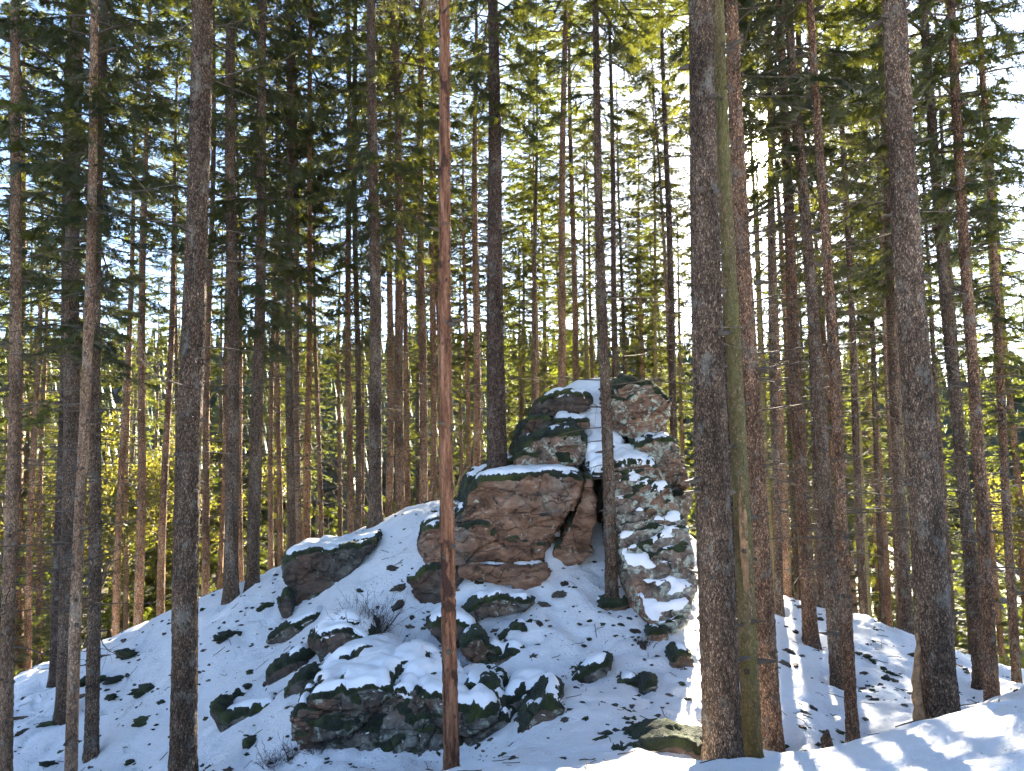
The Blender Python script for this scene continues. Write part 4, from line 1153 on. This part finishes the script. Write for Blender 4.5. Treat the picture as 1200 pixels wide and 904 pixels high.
# ------------------------------------------------------------------ dry heather and twigs in the snow
def heather(seed, R, Hh, n):
    r = np.random.default_rng(seed); mb = MB()
    for k in range(n):
        a = r.uniform(0, 6.283); q = r.uniform(0, R); p = np.array([math.cos(a) * q * 0.6, math.sin(a) * q * 0.6, -0.04])
        d = np.array([math.cos(a) * q / R, math.sin(a) * q / R, r.uniform(0.6, 1.3)]) + r.normal(0, 0.3, 3)
        L = Hh * r.uniform(0.5, 1.1); s = np.linspace(0, 1, 5)
        pts = p + d * (s * L)[:, None] + r.normal(0, 0.02, (5, 3)) * s[:, None]
        mb.tube(pts, 0.004 * (1 - 0.6 * s), 3)
        for j in range(4):
            u = r.integers(2, 5); dd = d * 0.5 + r.normal(0, 0.6, 3); ss = np.linspace(0, 1, 3)
            mb.tube(pts[u] + dd * (ss * L * 0.35)[:, None], 0.0028 * (1 - 0.6 * ss), 3)
    return mb.mesh('heather')
HM = [heather(1, 0.40, 0.36, 190), heather(2, 0.30, 0.20, 70)]
for px, py, k, s, lab in [(428, 748, 0, 1.2, 'bushy dark heather clump on the mossy boulder above the rock wall'), (465, 772, 1, 1.1, 'thin heather tuft right of the bushy heather clump'), (448, 790, 1, 0.8, 'thin heather tuft right of the bushy heather clump'), (372, 805, 1, 0.7, 'low heather tuft above the end of the rock wall'),
                          (345, 893, 1, 0.8, 'thin heather tuft in the snow in front of the rock wall'), (372, 890, 1, 0.7, 'thin heather tuft in the snow in front of the rock wall'), (318, 897, 1, 0.7, 'thin heather tuft in the snow in front of the rock wall'), (545, 800, 1, 1.0, 'thin heather tuft behind the peeled pole'), (755, 760, 1, 0.5, 'small dry tuft near the foot of the leaning pillar')]:
    Y = depth_on_ground(px, py) or 10
    p = at(px, py, Y)
    o = obj('heather_tuft', HM[k], M['heather']); o.location = (p.x, p.y, gz(p.x, p.y)); o.scale = (s, s, s); o.rotation_euler = (0, 0, rs.uniform(0, 6))
    tag(o, lab, 'heather', 'dry heather tufts')
# fallen twigs scattered on the slope
mb = MB(); r = np.random.default_rng(77)
n = 0
while n < 420:
    px, py = r.uniform(0, 1200), r.uniform(620, 900)
    if n % 3 == 0: Yd = r.uniform(7, 15)
    Yd = r.uniform(6.5, 17); p = at(px, py, Yd); x, y = p.x, p.y
    L = r.uniform(0.05, 0.28); a = r.uniform(0, 6.283); s = np.linspace(-0.5, 0.5, 4)
    xs = x + np.cos(a) * L * s; ys = y + np.sin(a) * L * s + r.normal(0, 0.01, 4)
    zs = ground_z(xs, ys) + 0.006 + np.abs(r.normal(0, 0.012))
    mb.tube(np.c_[xs, ys, zs], np.full(4, r.uniform(0.003, 0.007)), 3); n += 1
tag(obj('fallen_twigs', mb.mesh('fallen_twigs'), M['twig']), 'thin dark twigs fallen on the snow', 'twigs', kind='stuff')
# crumbs of moss, earth and bark showing through the thin snow
def clods(n, seed, mat, name, label):
    r = np.random.default_rng(seed); bm = bmesh.new(); bmesh.ops.create_icosphere(bm, subdivisions=2, radius=1)
    bv = np.array([x.co[:] for x in bm.verts]); bf = np.array([[a.index for a in p.verts] for p in bm.faces]); bm.free()
    px = r.uniform(-40, 1240, n * 4); py = r.uniform(600, 900, n * 4); Yd = r.uniform(8.8, 19, n * 4)
    P = np.array([at(a, b, c) for a, b, c in zip(px, py, Yd)])
    q = np.stack([P[:, 0], P[:, 1], np.zeros(len(P))], 1)
    keep = fbm(q * 0.55 + seed, 3) + 0.5 * fbm(q * 2.1 + 4, 2) > 0.10
    P = P[keep][:n]; g = ground_z(P[:, 0], P[:, 1]); m = len(P)
    sz = r.uniform(0.008, 0.032, m) * np.where(r.random(m) < 0.12, 1.7, 1.0)
    v = bv[None] * (1 + 0.65 * r.uniform(-1, 1, (m, len(bv), 1))) * sz[:, None, None] * np.array([1.5, 1.0, 0.7])
    a = r.uniform(-0.9, 0.9, m); ca, sa = np.cos(a)[:, None], np.sin(a)[:, None]
    v = np.stack([v[..., 0] * ca - v[..., 1] * sa, v[..., 0] * sa + v[..., 1] * ca, v[..., 2]], -1) + np.stack([P[:, 0], P[:, 1], g], 1)[:, None, :]
    f = bf[None] + (np.arange(m) * len(bv))[:, None, None]
    tag(obj(name, mesh_from(name, v.reshape(-1, 3), f.reshape(-1, 3)), mat), label, name.split('_')[0], kind='stuff')
clods(600, 41, M['moss'], 'moss_crumbs', 'scattered dark moss crumbs showing through the thin snow')
clods(450, 43, M['twig'], 'bark_crumbs', 'scattered brown crumbs of bark and earth on the snow')
# broken stump and dark clod on the bank behind the trunks
p = at(969, 862, 8.4); g = gz(p.x, p.y)
mb = MB(); mb.tube([(0, 0, -0.1), (0.005, 0, 0.1), (-0.01, 0, 0.2), (0.01, 0, 0.3)], [0.085, 0.07, 0.06, 0.012], 9)
o = obj('broken_stump', mb.mesh('broken_stump'), M['bark'], loc=(p.x, p.y, g)); tag(o, 'short broken stump on the snow behind the bank', 'stump')
